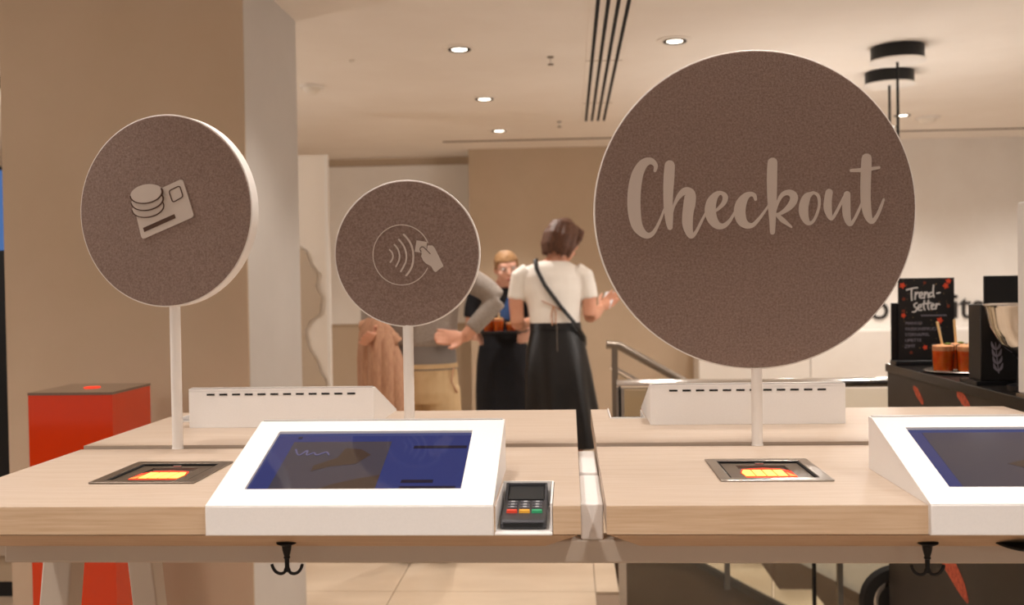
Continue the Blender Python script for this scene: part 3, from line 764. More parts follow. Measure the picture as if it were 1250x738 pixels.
# perforated screen beside the column
t = thing('perforated_screen', 'white perforated metal screen standing between column and recess', 'screen', (-1.72, 6.0, 0))
part('sheet', B().box(-1.98, -1.478, 6.0, 6.012, 0.0, 2.17), 'perforated_white', t)
part('post', B().box(-1.478, -1.458, 5.99, 6.022, 0.0, 2.17), 'paint_white', t)
def wavy(pts): return [(x, 5.985, z) for x, z in pts]
part('cut_sheet', B().solid(wavy([(-1.98, 1.62), (-1.66, 1.62), (-1.60, 1.58), (-1.575, 1.50), (-1.53, 1.45), (-1.545, 1.37), (-1.51, 1.30), (-1.525, 1.20), (-1.58, 1.17), (-1.62, 1.10), (-1.60, 1.00), (-1.55, 0.93), (-1.53, 0.85), (-1.49, 0.80), (-1.49, 0.1), (-1.98, 0.1)]), (0, 0.006, 0)), 'perforated_tan', t)
part('standoff', B().tube([(-1.85, 5.988, 0.5), (-1.85, 6.002, 0.5)], 0.01, 8).tube([(-1.85, 5.988, 1.4), (-1.85, 6.002, 1.4)], 0.01, 8), 'white_steel', t)

# ================================================================== STAIRWELL
sx, sy0, sy1 = 0.2, 4.1, 6.05
struct('wall_stairwell_back', B().box(0.2, 3.5, 6.05, 6.12, -3.0, -0.012), 'paint_white')
struct('wall_stairwell_side', B().box(0.12, 0.198, 4.1, 6.05, -3.0, -0.25), 'paint_white')
struct('floor_lower', B().box(0.2, 3.6, 4.0, 6.12, -3.05, -3.0), 'stair_stone')
st = thing('staircase', 'pale stone stairs going down to the right behind the tables', 'stairs', (0.2, 5.5, 0))
rise, tread, n = 0.16, 0.30, 12
for k in range(n):
    x0 = 0.52 + k*tread
    part('step', B().box(x0-0.02, x0+tread, 5.03, 6.0, -rise*(k+1)-0.04, -rise*(k+1)), 'stair_stone', st)
    part('riser', B().box(x0-0.02, x0-0.002, 5.03, 6.0, -rise*(k+1), -rise*k-0.04), 'stair_stone', st)
part('landing', B().box(0.2, 0.52, 5.03, 6.045, -0.05, 0.0), 'stair_stone', st)
def xz(y, pts): return [(x, y, z) for x, z in pts]
L = n*tread
part('side_stringer', B().solid(xz(5.0, [(0.2, -0.005), (0.56, -0.005), (0.56+L, -0.005-L*rise/tread), (0.56+L, -2.9), (0.2, -2.9)]), (0, 0.03, 0)), 'stair_brown', st)
part('stringer_cap', B().tube([(0.2, 5.015, 0.0), (0.56, 5.015, 0.0), (0.56+L, 5.015, -L*rise/tread)], 0.012, 8), 'stainless_dull', st)
saw = [(0.52, 0.12), (0.52+L, 0.12-L*rise/tread)]
for k in reversed(range(n)):
    x0 = 0.52+k*tread
    saw += [(x0+tread, -rise*(k+1)), (x0, -rise*(k+1)), (x0, -rise*k)]
part('wall_skirting', B().solid(xz(6.0, saw[:-1]), (0, 0.02, 0)), 'stair_brown', st)
# handrail of the stairs
hr = thing('stair_handrail', 'sloping stair handrail with glass infill right of the woman in white', 'handrail', (0.19, 5.0, 0))
part('rail', B().tube([(0.18, 4.97, 1.06), (0.24, 4.97, 1.055), (1.9, 4.97, 0.10)], 0.021, 12), 'stainless_dull', hr)
part('lower_rail', B().tube([(0.20, 4.97, 0.95), (1.9, 4.97, -0.02)], 0.014, 10), 'chrome', hr)
part('glass_panel', B().solid(xz(4.965, [(0.24, 0.92), (1.85, 0.0), (1.85, -0.75), (0.56, -0.02), (0.24, 0.02)]), (0, 0.01, 0)), 'rail_glass', hr)
part('post', B().box(0.205, 0.235, 4.955, 4.985, 0.0, 1.06), 'stainless_dull', hr)
for x in (0.75, 1.3): part('post', B().box(x, x+0.025, 4.955, 4.985, -0.06-(x-0.56)*0.533, 1.03-(x-0.24)*0.575), 'stainless_dull', hr)
# guard rail at the edge of the stairwell
gr = thing('guard_rail', 'horizontal chrome guard rail with glass along the stairwell', 'railing', (0.75, 4.05, 0))
part('top_rail', B().tube([(0.185, 4.05, 0.955), (1.90, 4.05, 0.955)], 0.019, 14), 'chrome', gr)
part('glass_panel', B().box(0.2, 0.80, 4.045, 4.055, 0.02, 0.93), 'rail_glass', gr)
part('glass_panel', B().box(0.81, 1.90, 4.045, 4.055, 0.02, 0.93), 'rail_glass', gr)
part('post', B().box(0.185, 0.215, 4.035, 4.065, 0.0, 0.94), 'stainless', gr)
part('post', B().box(0.962, 0.974, 4.04, 4.06, 0.0, 0.94), 'black_iron', gr)
part('post', B().box(0.192, 0.202, 4.02, 4.034, 0.55, 0.94), 'black_iron', gr)

# low wall cabinets at the back
for k in range(4):
    x0 = 1.02+k*0.88
    t = thing('low_cabinet', ('low white cabinet hidden behind the pole of the large sign', 'low white cabinet on the back wall right of the large sign pole', 'low white cabinet on the back wall behind the dark menu board', 'low white cabinet on the back wall behind the steel bowl')[k], 'cabinet', (x0+0.44, 8.15, 0), 'low cabinets along the back wall')
    part('body', B().box(x0, x0+0.88, 8.02, 8.318, 0.06, 0.965), 'paint_white', t)
    part('door', B().box(x0+0.003, x0+0.877, 8.0, 8.02, 0.08, 0.955), 'paint_white', t, bevel=0.003)
    part('plinth', B().box(x0, x0+0.88, 8.06, 8.318, 0.0, 0.06), 'lamp_dark', t)
# wall lettering
t = thing('wall_lettering', 'dark letters on the white back wall behind the menu board', 'lettering', (2.9, 8.318, 1.03))
for s, x in (('o', 2.45), ('i', 3.11), ('t', 3.17), ('s', 3.265)):
    part('letter', B().text(s, 0.30, Matrix.Translation((x, 8.312, 1.035)) @ Matrix.Rotation(PI/2, 4, 'X'), 0.005), 'wall_letter', t, recalc=False)

# ================================================================== DARK COUNTER AND WHAT STANDS ON IT
CX, CZ = 1.18, 1.05
t = thing('bar_counter', 'dark counter with red printed strokes behind the right table', 'counter', (1.55, 3.2, 0))
part('body', B().box(CX+0.006, 2.1, 2.5, 3.80, 0.0, CZ-0.03), 'counter_dark', t)
part('worktop', B().box(CX, 2.12, 2.49, 3.81, CZ-0.03, CZ), 'counter_top', t, bevel=0.003)
part('corner_trim', B().box(CX+0.001, CX+0.01, 2.495, 2.60, 0.0, CZ-0.03), 'black_iron', t)
cpl = lambda u, v, d: Vector((CX+0.0058-d, u, v))
for st in ([(3.51, 0.99, 0.015), (3.48, 0.975, 0.03), (3.43, 0.95, 0.02)], [(3.12, 1.01, 0.02), (3.08, 1.0, 0.035), (3.04, 0.985, 0.02)],
           [(3.30, 0.50, 0.03), (3.25, 0.478, 0.06), (3.17, 0.452, 0.07), (3.10, 0.42, 0.055), (3.06, 0.395, 0.02)], [(3.19, 0.535, 0.02), (3.19, 0.50, 0.045), (3.18, 0.46, 0.04)]):
    part('printed_stroke', B().ribbon(st, cpl, 0.001), 'orange_print', t)
# menu board
mx0, mx1, my, mz0, mz1 = 1.202, 1.402, 3.72, 1.062, 1.368
t = thing('menu_board', 'small black menu board reading Trendsetter with red leaves on the dark counter', 'menu board', ((mx0+mx1)/2, my, CZ))
part('card', B().box(mx0, mx1, my, my+0.006, mz0, mz1), 'menu_black', t)
part('base', B().box(mx0-0.02, mx1+0.02, my-0.03, my+0.04, CZ, CZ+0.018), 'black_plastic', t, bevel=0.003)
part('back_board', B().box(mx0-0.022, mx1-0.03, my+0.012, my+0.02, CZ+0.018, mz1-0.09), 'black_plastic', t)
ms = 0.003012/5.675
mpl = lambda u, v, d: Vector((u, my-d, v))
def MP(zx, zy): return mx0+(zx-62)*ms, mz1-(zy-42)*ms
def mstroke(b, sts, w):
    for s in sts: b.ribbon([(*MP(x, y), w*ms) for x, y in s], mpl, 0.0012, 4)
LET = {
 'T': [[(118,122),(155,112),(190,108)], [(152,115),(150,155),(153,195)]], 'r': [[(178,140),(174,188)], [(176,162),(190,142),(202,146)]],
 'e': [[(207,166),(224,156),(219,140),(206,150),(206,176),(228,178)]], 'n': [[(240,140),(237,182)], [(239,160),(253,141),(262,150),(264,178)]],
 'd': [[(292,142),(274,148),(272,172),(292,166)], [(300,92),(296,140),(302,174)]], '-': [[(322,148),(342,144)]],
 's2': [[(187,213),(169,222),(170,238),(186,250),(176,272),(157,274)]], 'e2': [[(198,248),(216,238),(209,225),(196,236),(198,262),(219,262)]],
 't2': [[(237,198),(232,240),(240,262)], [(222,222),(251,216)]], 't3': [[(265,196),(260,240),(268,260)], [(251,220),(281,213)]],
 'e3': [[(284,240),(302,231),(295,219),(283,232),(286,256),(304,254)]], 'r3': [[(317,220),(314,256)], [(316,238),(328,221),(340,226)]]}
for k, sts in LET.items():
    b = B(); mstroke(b, [[(x, y) for x, y in s] for s in sts], 11) if False else None
    for s in sts: b.ribbon([(*MP(x, y), 10*ms) for x, y in s], mpl, 0.0012, 4)
    part('letter', b, 'chalk', t)
rx = Matrix.Rotation(PI/2, 4, 'X')
for s, zx, zy, sz in (('MANGO', 108, 362, 24), ('PASSIONSFRUCHT', 106, 402, 24), ('STERNAPFEL', 104, 441, 24), ('LIMETTE', 104, 480, 24), ('ZIMT', 100, 522, 26)):
    u, v = MP(zx, zy)
    part('menu_line', B().text(s, sz*1.25*ms, Matrix.Translation((u, my-0.0006, v)) @ rx, 0.0005), 'chalk_dim', t, recalc=False)
b = B()
b.ribbon([(*MP(215+k*9, 300+(6 if k % 2 else -5)), 4*ms) for k in range(20)], mpl, 0.0008, 3)
part('menu_line', b, 'chalk_dim', t)
for zx, zy, r, m in ((90, 92, 24, 'leaf_red'), (240, 75, 15, 'leaf_brown'), (400, 65, 22, 'leaf_red'), (382, 98, 24, 'leaf_red'), (98, 185, 16, 'leaf_brown'), (95, 268, 16, 'leaf_brown'), (95, 298, 20, 'leaf_red'), (398, 238, 16, 'leaf_brown'), (340, 335, 26, 'leaf_red'), (240, 520, 20, 'leaf_red'), (146, 555, 15, 'leaf_brown')):
    pts = []
    for k in range(10):
        a = 2*PI*k/10+zx; q = r*(1.0 if k % 2 else 0.55); pts.append(MP(zx+q*math.cos(a), zy+q*math.sin(a)))
    part('leaf', B().solid([mpl(u, v, 0.0008) for u, v in pts], (0, 0.0009, 0)), m, t)
b = B()
for k in range(46):
    zx, zy = random.uniform(75, 435), random.uniform(55, 585); q = random.uniform(2, 4)
    b.solid([mpl(*MP(zx+q*math.cos(a), zy+q*math.sin(a)), 0.0004) for a in [PI/3*i for i in range(6)]], (0, 0.0005, 0))
sp = part('speckles', b, 'dot_gold', t); sp['kind'] = 'stuff'

# drinks
def tumbler(x, y, z, h, r, straw, label, group):
    t = thing('drink_glass', label, 'drink', (x, y, z), group)
    part('glass', B().lathe((x, y, z), [(r*0.88, 0), (r, h)], 24, caps=False), 'thin_glass', t)
    part('juice', B().lathe((x, y, z), [(0.002, 0.007), (r*0.82, 0.007), (r*0.91, h*0.78), (0.002, h*0.78)], 24), 'drink_orange', t)
    part('foam', B().lathe((x, y, z), [(0.002, h*0.781), (r*0.91, h*0.781), (r*0.92, h*0.95), (r*0.5, h*1.0), (0.002, h*1.02)], 24), 'drink_foam', t)
    for dx, dy, l in straw:
        part('straw', B().tube([(x-dx*0.3, y-dy*0.3, z+h*0.6), (x+dx, y+dy, z+l)], 0.0042, 8), 'straw', t)
    part('mint_leaf', B().ball((x+r*0.3, y-r*0.3, z+h*1.03), 0.012, 0.008, 0.004, 8, 5), 'mint', t)
    return t
t = thing('round_tray', 'round steel tray with orange drinks on the dark counter', 'tray', (1.290, 3.40, CZ))
part('plate', B().lathe((1.290, 3.40, CZ), [(0.002, 0), (0.09, 0), (0.108, 0.009), (0.105, 0.011), (0.09, 0.004), (0.002, 0.004)], 40), 'stainless', t)
G = 'orange drinks on the dark counter'
tumbler(1.236, 3.38, CZ+0.0045, 0.092, 0.036, [(-0.018, 0.0, 0.168)], 'orange drink with straw, leftmost on the dark counter', G)
tumbler(1.305, 3.345, CZ+0.0045, 0.092, 0.038, [(0.022, 0.0, 0.172)], 'orange drink with mint and slanted straw beside the black box', G)
tumbler(1.30, 3.435, CZ+0.0045, 0.092, 0.036, [(-0.006, 0.0, 0.172)], 'orange drink with upright straw behind the other two', G)
# black box with leaf print
t = thing('black_box', 'black box with a pale leaf sprig printed on it beside the drinks', 'box', (1.34, 3.05, CZ))
part('body', B().box(1.209, 1.44, 3.01, 3.10, CZ+0.012, CZ+0.238), 'menu_black', t, bevel=0.003)
part('foot', B().box(1.19, 1.46, 2.99, 3.12, CZ, CZ+0.012), 'black_plastic', t)
b = B(); lp = lambda u, v, d: Vector((u, 3.0098-d, v))
b.ribbon([(1.261, 1.085, 0.003), (1.256, 1.13, 0.003), (1.252, 1.175, 0.002)], lp, 0.0006)
for k in range(4):
    for s in (-1, 1):
        x, z = 1.2595-0.002*k, 1.09+0.021*k
        b.ribbon([(x, z, 0.002), (x+s*0.009, z+0.010, 0.008), (x+s*0.013, z+0.024, 0.002)], lp, 0.0006, 4)
part('leaf_print', b, 'chalk_dim', t)
t = thing('display_board', 'plain black board standing behind the steel bowl', 'board', (1.42, 3.42, CZ))
part('board', B().box(1.388, 1.60, 3.42, 3.43, CZ+0.008, 1.372), 'menu_black', t)
part('foot', B().box(1.43, 1.58, 3.40, 3.45, CZ, CZ+0.012), 'black_plastic', t)
# bowl
bx, by = 1.301, 2.86
t = thing('steel_bowl', 'large polished steel bowl at the right edge of the counter', 'bowl', (bx, by, CZ))
part('pedestal', B().lathe((bx, by, CZ), [(0.075, 0), (0.075, 0.012), (0.05, 0.02), (0.045, 0.085), (0.06, 0.10)], 32), 'black_plastic', t)
part('bowl', B().lathe((bx, by, 1.142), [(0.02, 0.0), (0.06, 0.008), (0.095, 0.04), (0.118, 0.085), (0.130, 0.140), (0.136, 0.147), (0.134, 0.150), (0.127, 0.143), (0.113, 0.085), (0.09, 0.043), (0.055, 0.012), (0.002, 0.006)], 48), 'chrome', t)
t = thing('frosted_stand', 'tall frosted white acrylic stand at the right edge', 'stand', (1.26, 2.69, CZ))
part('sleeve', B().box(1.186, 1.33, 2.665, 2.715, CZ+0.01, 1.565), 'frosted', t, bevel=0.006)
part('foot', B().box(1.184, 1.34, 2.655, 2.72, CZ, CZ+0.01), 'stainless', t)
# wheel on the floor beside the counter
t = thing('trolley_wheel', 'black rubber wheel with chrome hub on the floor behind the counter', 'wheel', (1.228, 3.86, 0))
wz = 0.138
part('tyre', B().lathe((1.228, 3.86, wz), [(0.10, -0.028), (0.128, -0.024), (0.138, 0.0), (0.128, 0.024), (0.10, 0.028)], 40, 'y'), 'rubber', t)
part('rim', B().lathe((1.228, 3.86, wz), [(0.10, -0.024), (0.085, -0.030), (0.03, -0.020), (0.03, 0.020), (0.085, 0.03), (0.10, 0.024)], 40, 'y'), 'chrome', t)
part('hub', B().lathe((1.228, 3.86, wz), [(0.002, -0.036), (0.026, -0.034), (0.03, -0.018), (0.03, 0.018), (0.002, 0.03)], 20, 'y'), 'black_plastic', t)

# ================================================================== PEOPLE
def remeshed(name, b, m, parent, voxel=0.007, smooth=5):
    me = bpy.data.meshes.new('tmp'); bmesh.ops.recalc_face_normals(b.bm, faces=b.bm.faces); b.bm.to_mesh(me); b.bm.free()
    o = bpy.data.objects.new('tmp', me); C.objects.link(o)
    r = o.modifiers.new('r', 'REMESH'); r.mode = 'VOXEL'; r.voxel_size = voxel
    s = o.modifiers.new('s', 'SMOOTH'); s.iterations = smooth; s.factor = 0.5
    dg = bpy.context.evaluated_depsgraph_get()
    out = bpy.data.meshes.new_from_object(o.evaluated_get(dg)); out.name = name
    bpy.data.objects.remove(o); bpy.data.meshes.remove(me)
    out.transform(Matrix.Translation(-root_of(parent).location))
    out.materials.clear(); out.materials.append(MATS[m])
    out.polygons.foreach_set('use_smooth', [True]*len(out.polygons))
    q = bpy.data.objects.new(name, out); C.objects.link(q); q.parent = parent
    return q
def add(b, other, M):
    me = bpy.data.meshes.new('x'); other.bm.to_mesh(me); me.transform(M); b.bm.from_mesh(me); bpy.data.meshes.remove(me); other.bm.free()
def head_mat(c, turn, nod, lean=0.0):
    return Matrix.Translation(c) @ Matrix.Rotation(turn, 4, 'Z') @ Matrix.Rotation(lean, 4, 'Y') @ Matrix.Rotation(nod, 4, 'X')
def head(b, M):
    h = B().vloft([(0,-.050,-.114,.020,.018),(0,-.042,-.104,.038,.036),(0,-.026,-.075,.055,.062),(0,-.012,-.035,.064,.080),(0,-.002,.01,.070,.091),(0,.004,.05,.071,.093),(0,.006,.078,.060,.080),(0,.006,.098,.038,.052),(0,.006,.108,.012,.016)], 20)
    add(b, h, M)
    add(b, B().tube([(0,-.080,.022),(0,-.095,0.0),(0,-.104,-.020),(0,-.090,-.027)], [.008,.010,.013,.009], 10), M)
    add(b, B().ball((0,-.088,-.055), .026, .014, .012), M)
    for s in (-1, 1):
        add(b, B().ball((s*.072,.008,-.006), .010, .018, .030), M)
        add(b, B().ball((s*.045,-.062,-.022), .022, .022, .020), M)
        add(b, B().tube([(s*.012,-.090,.030),(s*.050,-.072,.032)], .008, 8), M)
def face(parent, M):
    for s in (-1, 1):
        b = B(); add(b, B().ball((s*.031,-.081,.012), .013, .010, .008, 10, 6), M); part('eye', b, 'eye_white', parent)
        b = B(); add(b, B().ball((s*.031,-.088,.012), .006, .005, .006, 8, 5), M); part('iris', b, 'eye_dark', parent)
    b = B(); add(b, B().ball((0,-.099,-.055), .023, .006, .007, 12, 6), M); part('mouth', b, 'lip', parent)
def hand(b, wrist, d, thumb, curl=0.6):
    d = Vector(d).normalized(); tx = Vector(thumb); tx = (tx - d*tx.dot(d)).normalized(); ny = (-d).cross(tx)
    M = Matrix((( tx.x, ny.x, -d.x, wrist[0]), (tx.y, ny.y, -d.y, wrist[1]), (tx.z, ny.z, -d.z, wrist[2]), (0, 0, 0, 1)))
    add(b, B().vloft([(0,0,.02,.024,.019),(0,0,-.01,.027,.018),(0,0,-.04,.037,.016),(0,0,-.085,.041,.014)], 14), M)
    for x, L in ((-.031,.062), (-.0105,.076), (.0105,.080), (.031,.072)):
        add(b, B().tube([(x,0,-.070),(x*1.08,-.004,-.085-.30*L),(x*1.1,-.012-.25*curl*L,-.085-.62*L),(x*1.08,-.02-.6*curl*L,-.085-.9*L)], [.0095,.009,.0085,.007], 8), M)
    add(b, B().tube([(.022,0,-.02),(.046,-.008,-.045),(.058,-.018,-.072),(.058,-.026,-.092)], [.014,.0115,.010,.008], 8), M)
def foot(b, x, y, dy):
    b.tube([(x, y, 0.10), (x, y, 0.05), (x, y+dy*0.07, 0.036), (x, y+dy*0.17, 0.028)], [0.04, 0.042, 0.04, 0.03], 12)

# ---- woman in a white T-shirt, seen from behind
WY = 5.8
w = thing('person', 'person in white T-shirt and black leather skirt seen from behind holding a phone', 'person', (-0.085, WY, 0))
b = B()
b.vloft([(-.085,WY,.80,.160,.115),(-.085,WY,.95,.158,.112),(-.085,WY,1.08,.128,.092),(-.09,WY,1.20,.138,.097),(-.095,WY,1.33,.165,.104),(-.10,WY,1.41,.172,.094),(-.10,WY,1.465,.135,.072),(-.09,WY+.01,1.495,.070,.056),(-.075,WY+.02,1.53,.050,.050),(-.06,WY+.03,1.60,.048,.050)], 24)
for s, cx in ((-1, -.17), (1, 0.0)):
    b.tube([(cx, WY, .86), (cx+s*.01, WY, .66), (cx+s*.01, WY+.01, .47), (cx+s*.012, WY-.02, .30), (cx+s*.012, WY, .08)], [.085,.078,.056,.055,.036], 16)
    foot(b, cx+s*.012, WY, 1)
hm = head_mat((-0.035, WY+.045, 1.622), math.radians(128), math.radians(18), 0)
head(b, hm)
b.tube([(.045,WY,1.435),(.085,WY,1.40),(.115,WY-.01,1.28),(.115,WY-.01,1.175)], [.055,.052,.045,.040], 14)
b.tube([(.115,WY-.01,1.175),(.15,WY+.09,1.185),(.185,WY+.17,1.215)], [.040,.036,.026], 14)
hand(b, (.188,WY+.178,1.218), (.45,.75,.30), (-.6,.3,.7), 0.9)
b.tube([(-.245,WY,1.435),(-.285,WY,1.40),(-.312,WY-.01,1.27),(-.305,WY,1.14)], [.055,.052,.045,.040], 14)
b.tube([(-.305,WY,1.14),(-.285,WY+.12,1.12),(-.25,WY+.23,1.14)], [.040,.036,.026], 14)
hand(b, (-.248,WY+.238,1.142), (.25,.9,.1), (.6,0,.6), 0.6)
remeshed('body', b, 'skin', w)
face(w, hm)
b = B()
b.vloft([(-.085,WY,1.09,.140,.104),(-.088,WY,1.17,.150,.110),(-.09,WY,1.24,.158,.112),(-.095,WY,1.33,.178,.116),(-.10,WY,1.41,.184,.106),(-.10,WY,1.468,.145,.084),(-.092,WY+.005,1.497,.085,.068)], 24)
b.tube([(.035,WY,1.435),(.088,WY,1.405),(.108,WY-.004,1.33),(.117,WY-.008,1.275)], [.060,.058,.053,.051], 14)
b.tube([(-.235,WY,1.435),(-.288,WY,1.405),(-.302,WY-.004,1.33),(-.313,WY-.008,1.275)], [.060,.058,.053,.051], 14)
remeshed('t_shirt', b, 'cotton_white', w, 0.008, 6)
b = B(); rings = []
for z, cx, rx, ry, fo in ((1.135,-.085,.142,.106,0),(1.08,-.085,.15,.112,0),(.98,-.082,.175,.13,.002),(.85,-.075,.192,.145,.006),(.65,-.062,.208,.155,.012),(.42,-.045,.228,.168,.018)):
    rings.append([Vector((cx+(rx+fo*math.cos(7*a))*math.cos(a), WY+(ry+fo*math.cos(7*a))*math.sin(a), z)) for a in [2*PI*k/48 for k in range(48)]])
b.loft(rings)
sk = part('skirt', b, 'leather_black', w)
b = B(); b.loft([[Vector((-.085+rx*math.cos(a), WY+ry*math.sin(a), z)) for a in [2*PI*k/48 for k in range(48)]] for z, rx, ry in ((1.10,.149,.113),(1.102,.152,.116),(1.14,.147,.111),(1.142,.144,.108))])
part('waistband', b, 'leather_black', sk)
part('zipper', B().tube([(-.075,WY-.112,1.135),(-.074,WY-.124,1.06),(-.073,WY-.134,.98)], 0.003, 6), 'stainless_dull', sk)
part('crossbody_strap', B().tube(cat3 := [(-.19,WY+.03,1.51),(-.195,WY-.05,1.50),(-.185,WY-.098,1.45),(-.14,WY-.128,1.36),(-.05,WY-.130,1.235),(.015,WY-.122,1.155),(.055,WY-.085,1.10),(.085,WY-.02,1.05),(.09,WY+.08,1.0),(.07,WY+.18,.97)], 0.013, 8, 0.6), 'leather_black', w)
part('shoulder_bag', B().box(-.06,.10,WY+.165,WY+.215,.80,.98), 'leather_black', w, bevel=0.015)
part('tie_cord', B().tube([(-.095,WY-.122,1.24),(-.105,WY-.125,1.19),(-.10,WY-.126,1.13)], 0.004, 6).tube([(-.095,WY-.122,1.24),(-.08,WY-.126,1.2),(-.082,WY-.126,1.135)], 0.004, 6).tube([(-.16,WY-.115,1.27),(-.095,WY-.124,1.24),(0.0,WY-.118,1.19)], 0.004, 6), 'coat_beige', w)
hb = B()
hb.vloft([(0,.012,-.085,.074,.060),(0,.012,-.05,.088,.085),(0,.010,.0,.092,.098),(0,.008,.05,.086,.106),(0,.006,.085,.070,.088),(0,.006,.108,.040,.055),(0,.006,.119,.012,.018)], 24)
for k in range(30):
    a = -0.25 + (PI+0.5)*k/29; x, y = .084*math.cos(a), .010+.090*math.sin(a); q = random.uniform(0.97, 1.10)
    hb.tube([(x*0.25, y*0.25, .122), (x*0.8, y*0.8+.004, .085), (x*1.10*q, y*1.06*q, .01), (x*1.10*q, y*1.05*q, -.055), (x*0.98*q, y*0.96, -.10-.022*random.random())], [.010,.014,.013,.012,.004], 7)
hb.tube([(.0,-.06,.10),(.05,-.085,.07),(.078,-.06,.02),(.082,-.03,-.05)], [.02,.02,.018,.008], 8)
hb.tube([(.0,-.06,.10),(-.05,-.085,.07),(-.078,-.06,.02),(-.082,-.03,-.05)], [.02,.02,.018,.008], 8)
# clear the face opening by moving the loft back from the front
for v in hb.bm.verts:
    if v.co.y < -.055 and v.co.z < .062 and abs(v.co.x) < .07: v.co.y = -.050
h2 = B(); add(h2, hb, hm)
remeshed('hair', h2, 'hair_brown', w, 0.005, 1)
part('shoe', B().tube([(-.182,WY-.045,.05),(-.182,WY+.03,.05),(-.182,WY+.12,.04),(-.182,WY+.20,.03)], [.045,.05,.047,.034], 14), 'shoe_dark', w)
part('shoe', B().tube([(.012,WY-.045,.05),(.012,WY+.03,.05),(.012,WY+.12,.04),(.012,WY+.20,.03)], [.045,.05,.047,.034], 14), 'shoe_dark', w)
ph = part('phone', B().box(-.036,.036,-.004,.004,-.075,.075), 'phone', None, bevel=0.006)
ph.location = (.232, WY+.275, 1.262); ph.rotation_euler = (math.radians(-50), 0, math.radians(-25))
tag(ph, 'smartphone held by the person in the white T-shirt', 'phone')

# ---- waiter with a tray of drinks, facing us
MY, MX = 6.6, -0.445
p = thing('person', 'person in black dress facing us carrying a tray of orange drinks', 'person', (MX, MY, 0))
b = B()
b.vloft([(MX,MY,.76,.16,.115),(MX,MY,.92,.155,.112),(MX,MY,1.02,.13,.095),(MX,MY-.01,1.12,.142,.102),(MX,MY-.03,1.22,.158,.106),(MX+.005,MY-.045,1.30,.158,.09),(MX+.01,MY-.055,1.345,.115,.068),(MX+.015,MY-.06,1.37,.062,.054),(MX+.02,MY-.07,1.40,.047,.048),(MX+.025,MY-.08,1.46,.045,.048)], 24)
for s in (-1, 1):
    cx = MX+s*.085
    b.tube([(cx,MY,.80),(cx,MY,.62),(cx,MY,.44),(cx,MY+.02,.28),(cx,MY,.08)], [.082,.074,.054,.053,.035], 16); foot(b, cx, MY, -1)
    b.tube([(MX+s*.14,MY-.04,1.31),(MX+s*.175,MY-.04,1.28),(MX+s*.205,MY-.04,1.17),(MX+s*.205,MY-.06,1.06)], [.05,.048,.041,.037], 14)
    b.tube([(MX+s*.205,MY-.06,1.06),(MX+s*.185,MY-.15,1.035),(MX+s*.165+.02,MY-.215,1.03)], [.037,.034,.025], 14)
    hand(b, (MX+s*.165+.02,MY-.218,1.030), (-s*.25,-.9,-.02), (s*.3,0,.9), 0.3)
hm2 = head_mat((MX+.035,MY-.105,1.472), math.radians(14), math.radians(12), math.radians(-6))
head(b, hm2)
remeshed('body', b, 'skin_pink', p); face(p, hm2)
b = B()
b.vloft([(MX+.01,MY,.42,.20,.15),(MX,MY,.65,.19,.14),(MX,MY,.85,.18,.132),(MX,MY,.95,.165,.122),(MX,MY,1.02,.142,.107),(MX,MY-.01,1.12,.154,.114),(MX,MY-.03,1.22,.170,.118),(MX+.005,MY-.045,1.30,.170,.102),(MX+.01,MY-.055,1.345,.125,.078)], 24)
for s in (-1, 1):
    b.tube([(MX+s*.13,MY-.04,1.315),(MX+s*.178,MY-.04,1.285),(MX+s*.20,MY-.04,1.22),(MX+s*.208,MY-.045,1.15)], [.058,.057,.052,.050], 14)
remeshed('dress', b, 'cloth_black', p, 0.008, 6)
part('scarf', B().tube([(MX-.06,MY-.14,1.33),(MX-.02,MY-.165,1.22),(MX+.02,MY-.165,1.14)], [.02,.026,.03], 10, 0.4).tube([(MX+.08,MY-.14,1.33),(MX+.05,MY-.165,1.24),(MX+.03,MY-.165,1.14)], [.02,.022,.026], 10, 0.4), 'cloth_blue', p)
hb = B()
hb.vloft([(0,.030,-.07,.045,.050),(0,.022,-.03,.066,.074),(0,.014,.02,.076,.090),(0,.008,.06,.076,.100),(0,.006,.088,.064,.084),(0,.006,.108,.040,.052),(0,.006,.116,.012,.018)], 24)
for v in hb.bm.verts:
    if v.co.y < -.04 and v.co.z < .058: v.co.y = -.040
hb.ball((0,.115,.045), .035, .032, .035)
hb.tube([(-.074,-.005,.0),(-.064,-.045,.062),(0,-.066,.094),(.064,-.045,.062),(.074,-.005,.0)], .011, 8)
h2 = B(); add(h2, hb, hm2); remeshed('hair', h2, 'hair_blond', p, 0.006, 3)
g = B()
for s in (-1, 1):
    ring = [(s*.033+.022*math.cos(a), -.100, .012+.017*math.sin(a)) for a in [2*PI*k/16 for k in range(17)]]
    add(g, B().tube(ring, .002, 6), hm2)
    add(g, B().tube([(s*.055,-.098,.016),(s*.074,-.01,.012)], .002, 6), hm2)
part('eyeglasses', g, 'chrome', p)
for s in (-1, 1):
    part('shoe', B().tube([(MX+s*.085,MY+.05,.05),(MX+s*.085,MY-.03,.05),(MX+s*.085,MY-.12,.04),(MX+s*.085,MY-.20,.03)], [.045,.05,.047,.034], 14), 'shoe_dark', p)
TX, TY, TZ = MX+.02, MY-.32, 1.062
t = thing('serving_tray', 'dark round serving tray carried in front of the black dress', 'tray', (TX, TY, TZ))
part('plate', B().lathe((TX, TY, TZ), [(0.002, 0), (0.14, 0), (0.17, 0.012), (0.165, 0.015), (0.138, 0.005), (0.002, 0.005)], 36), 'black_plastic', t)
G = 'orange drinks on the carried tray'
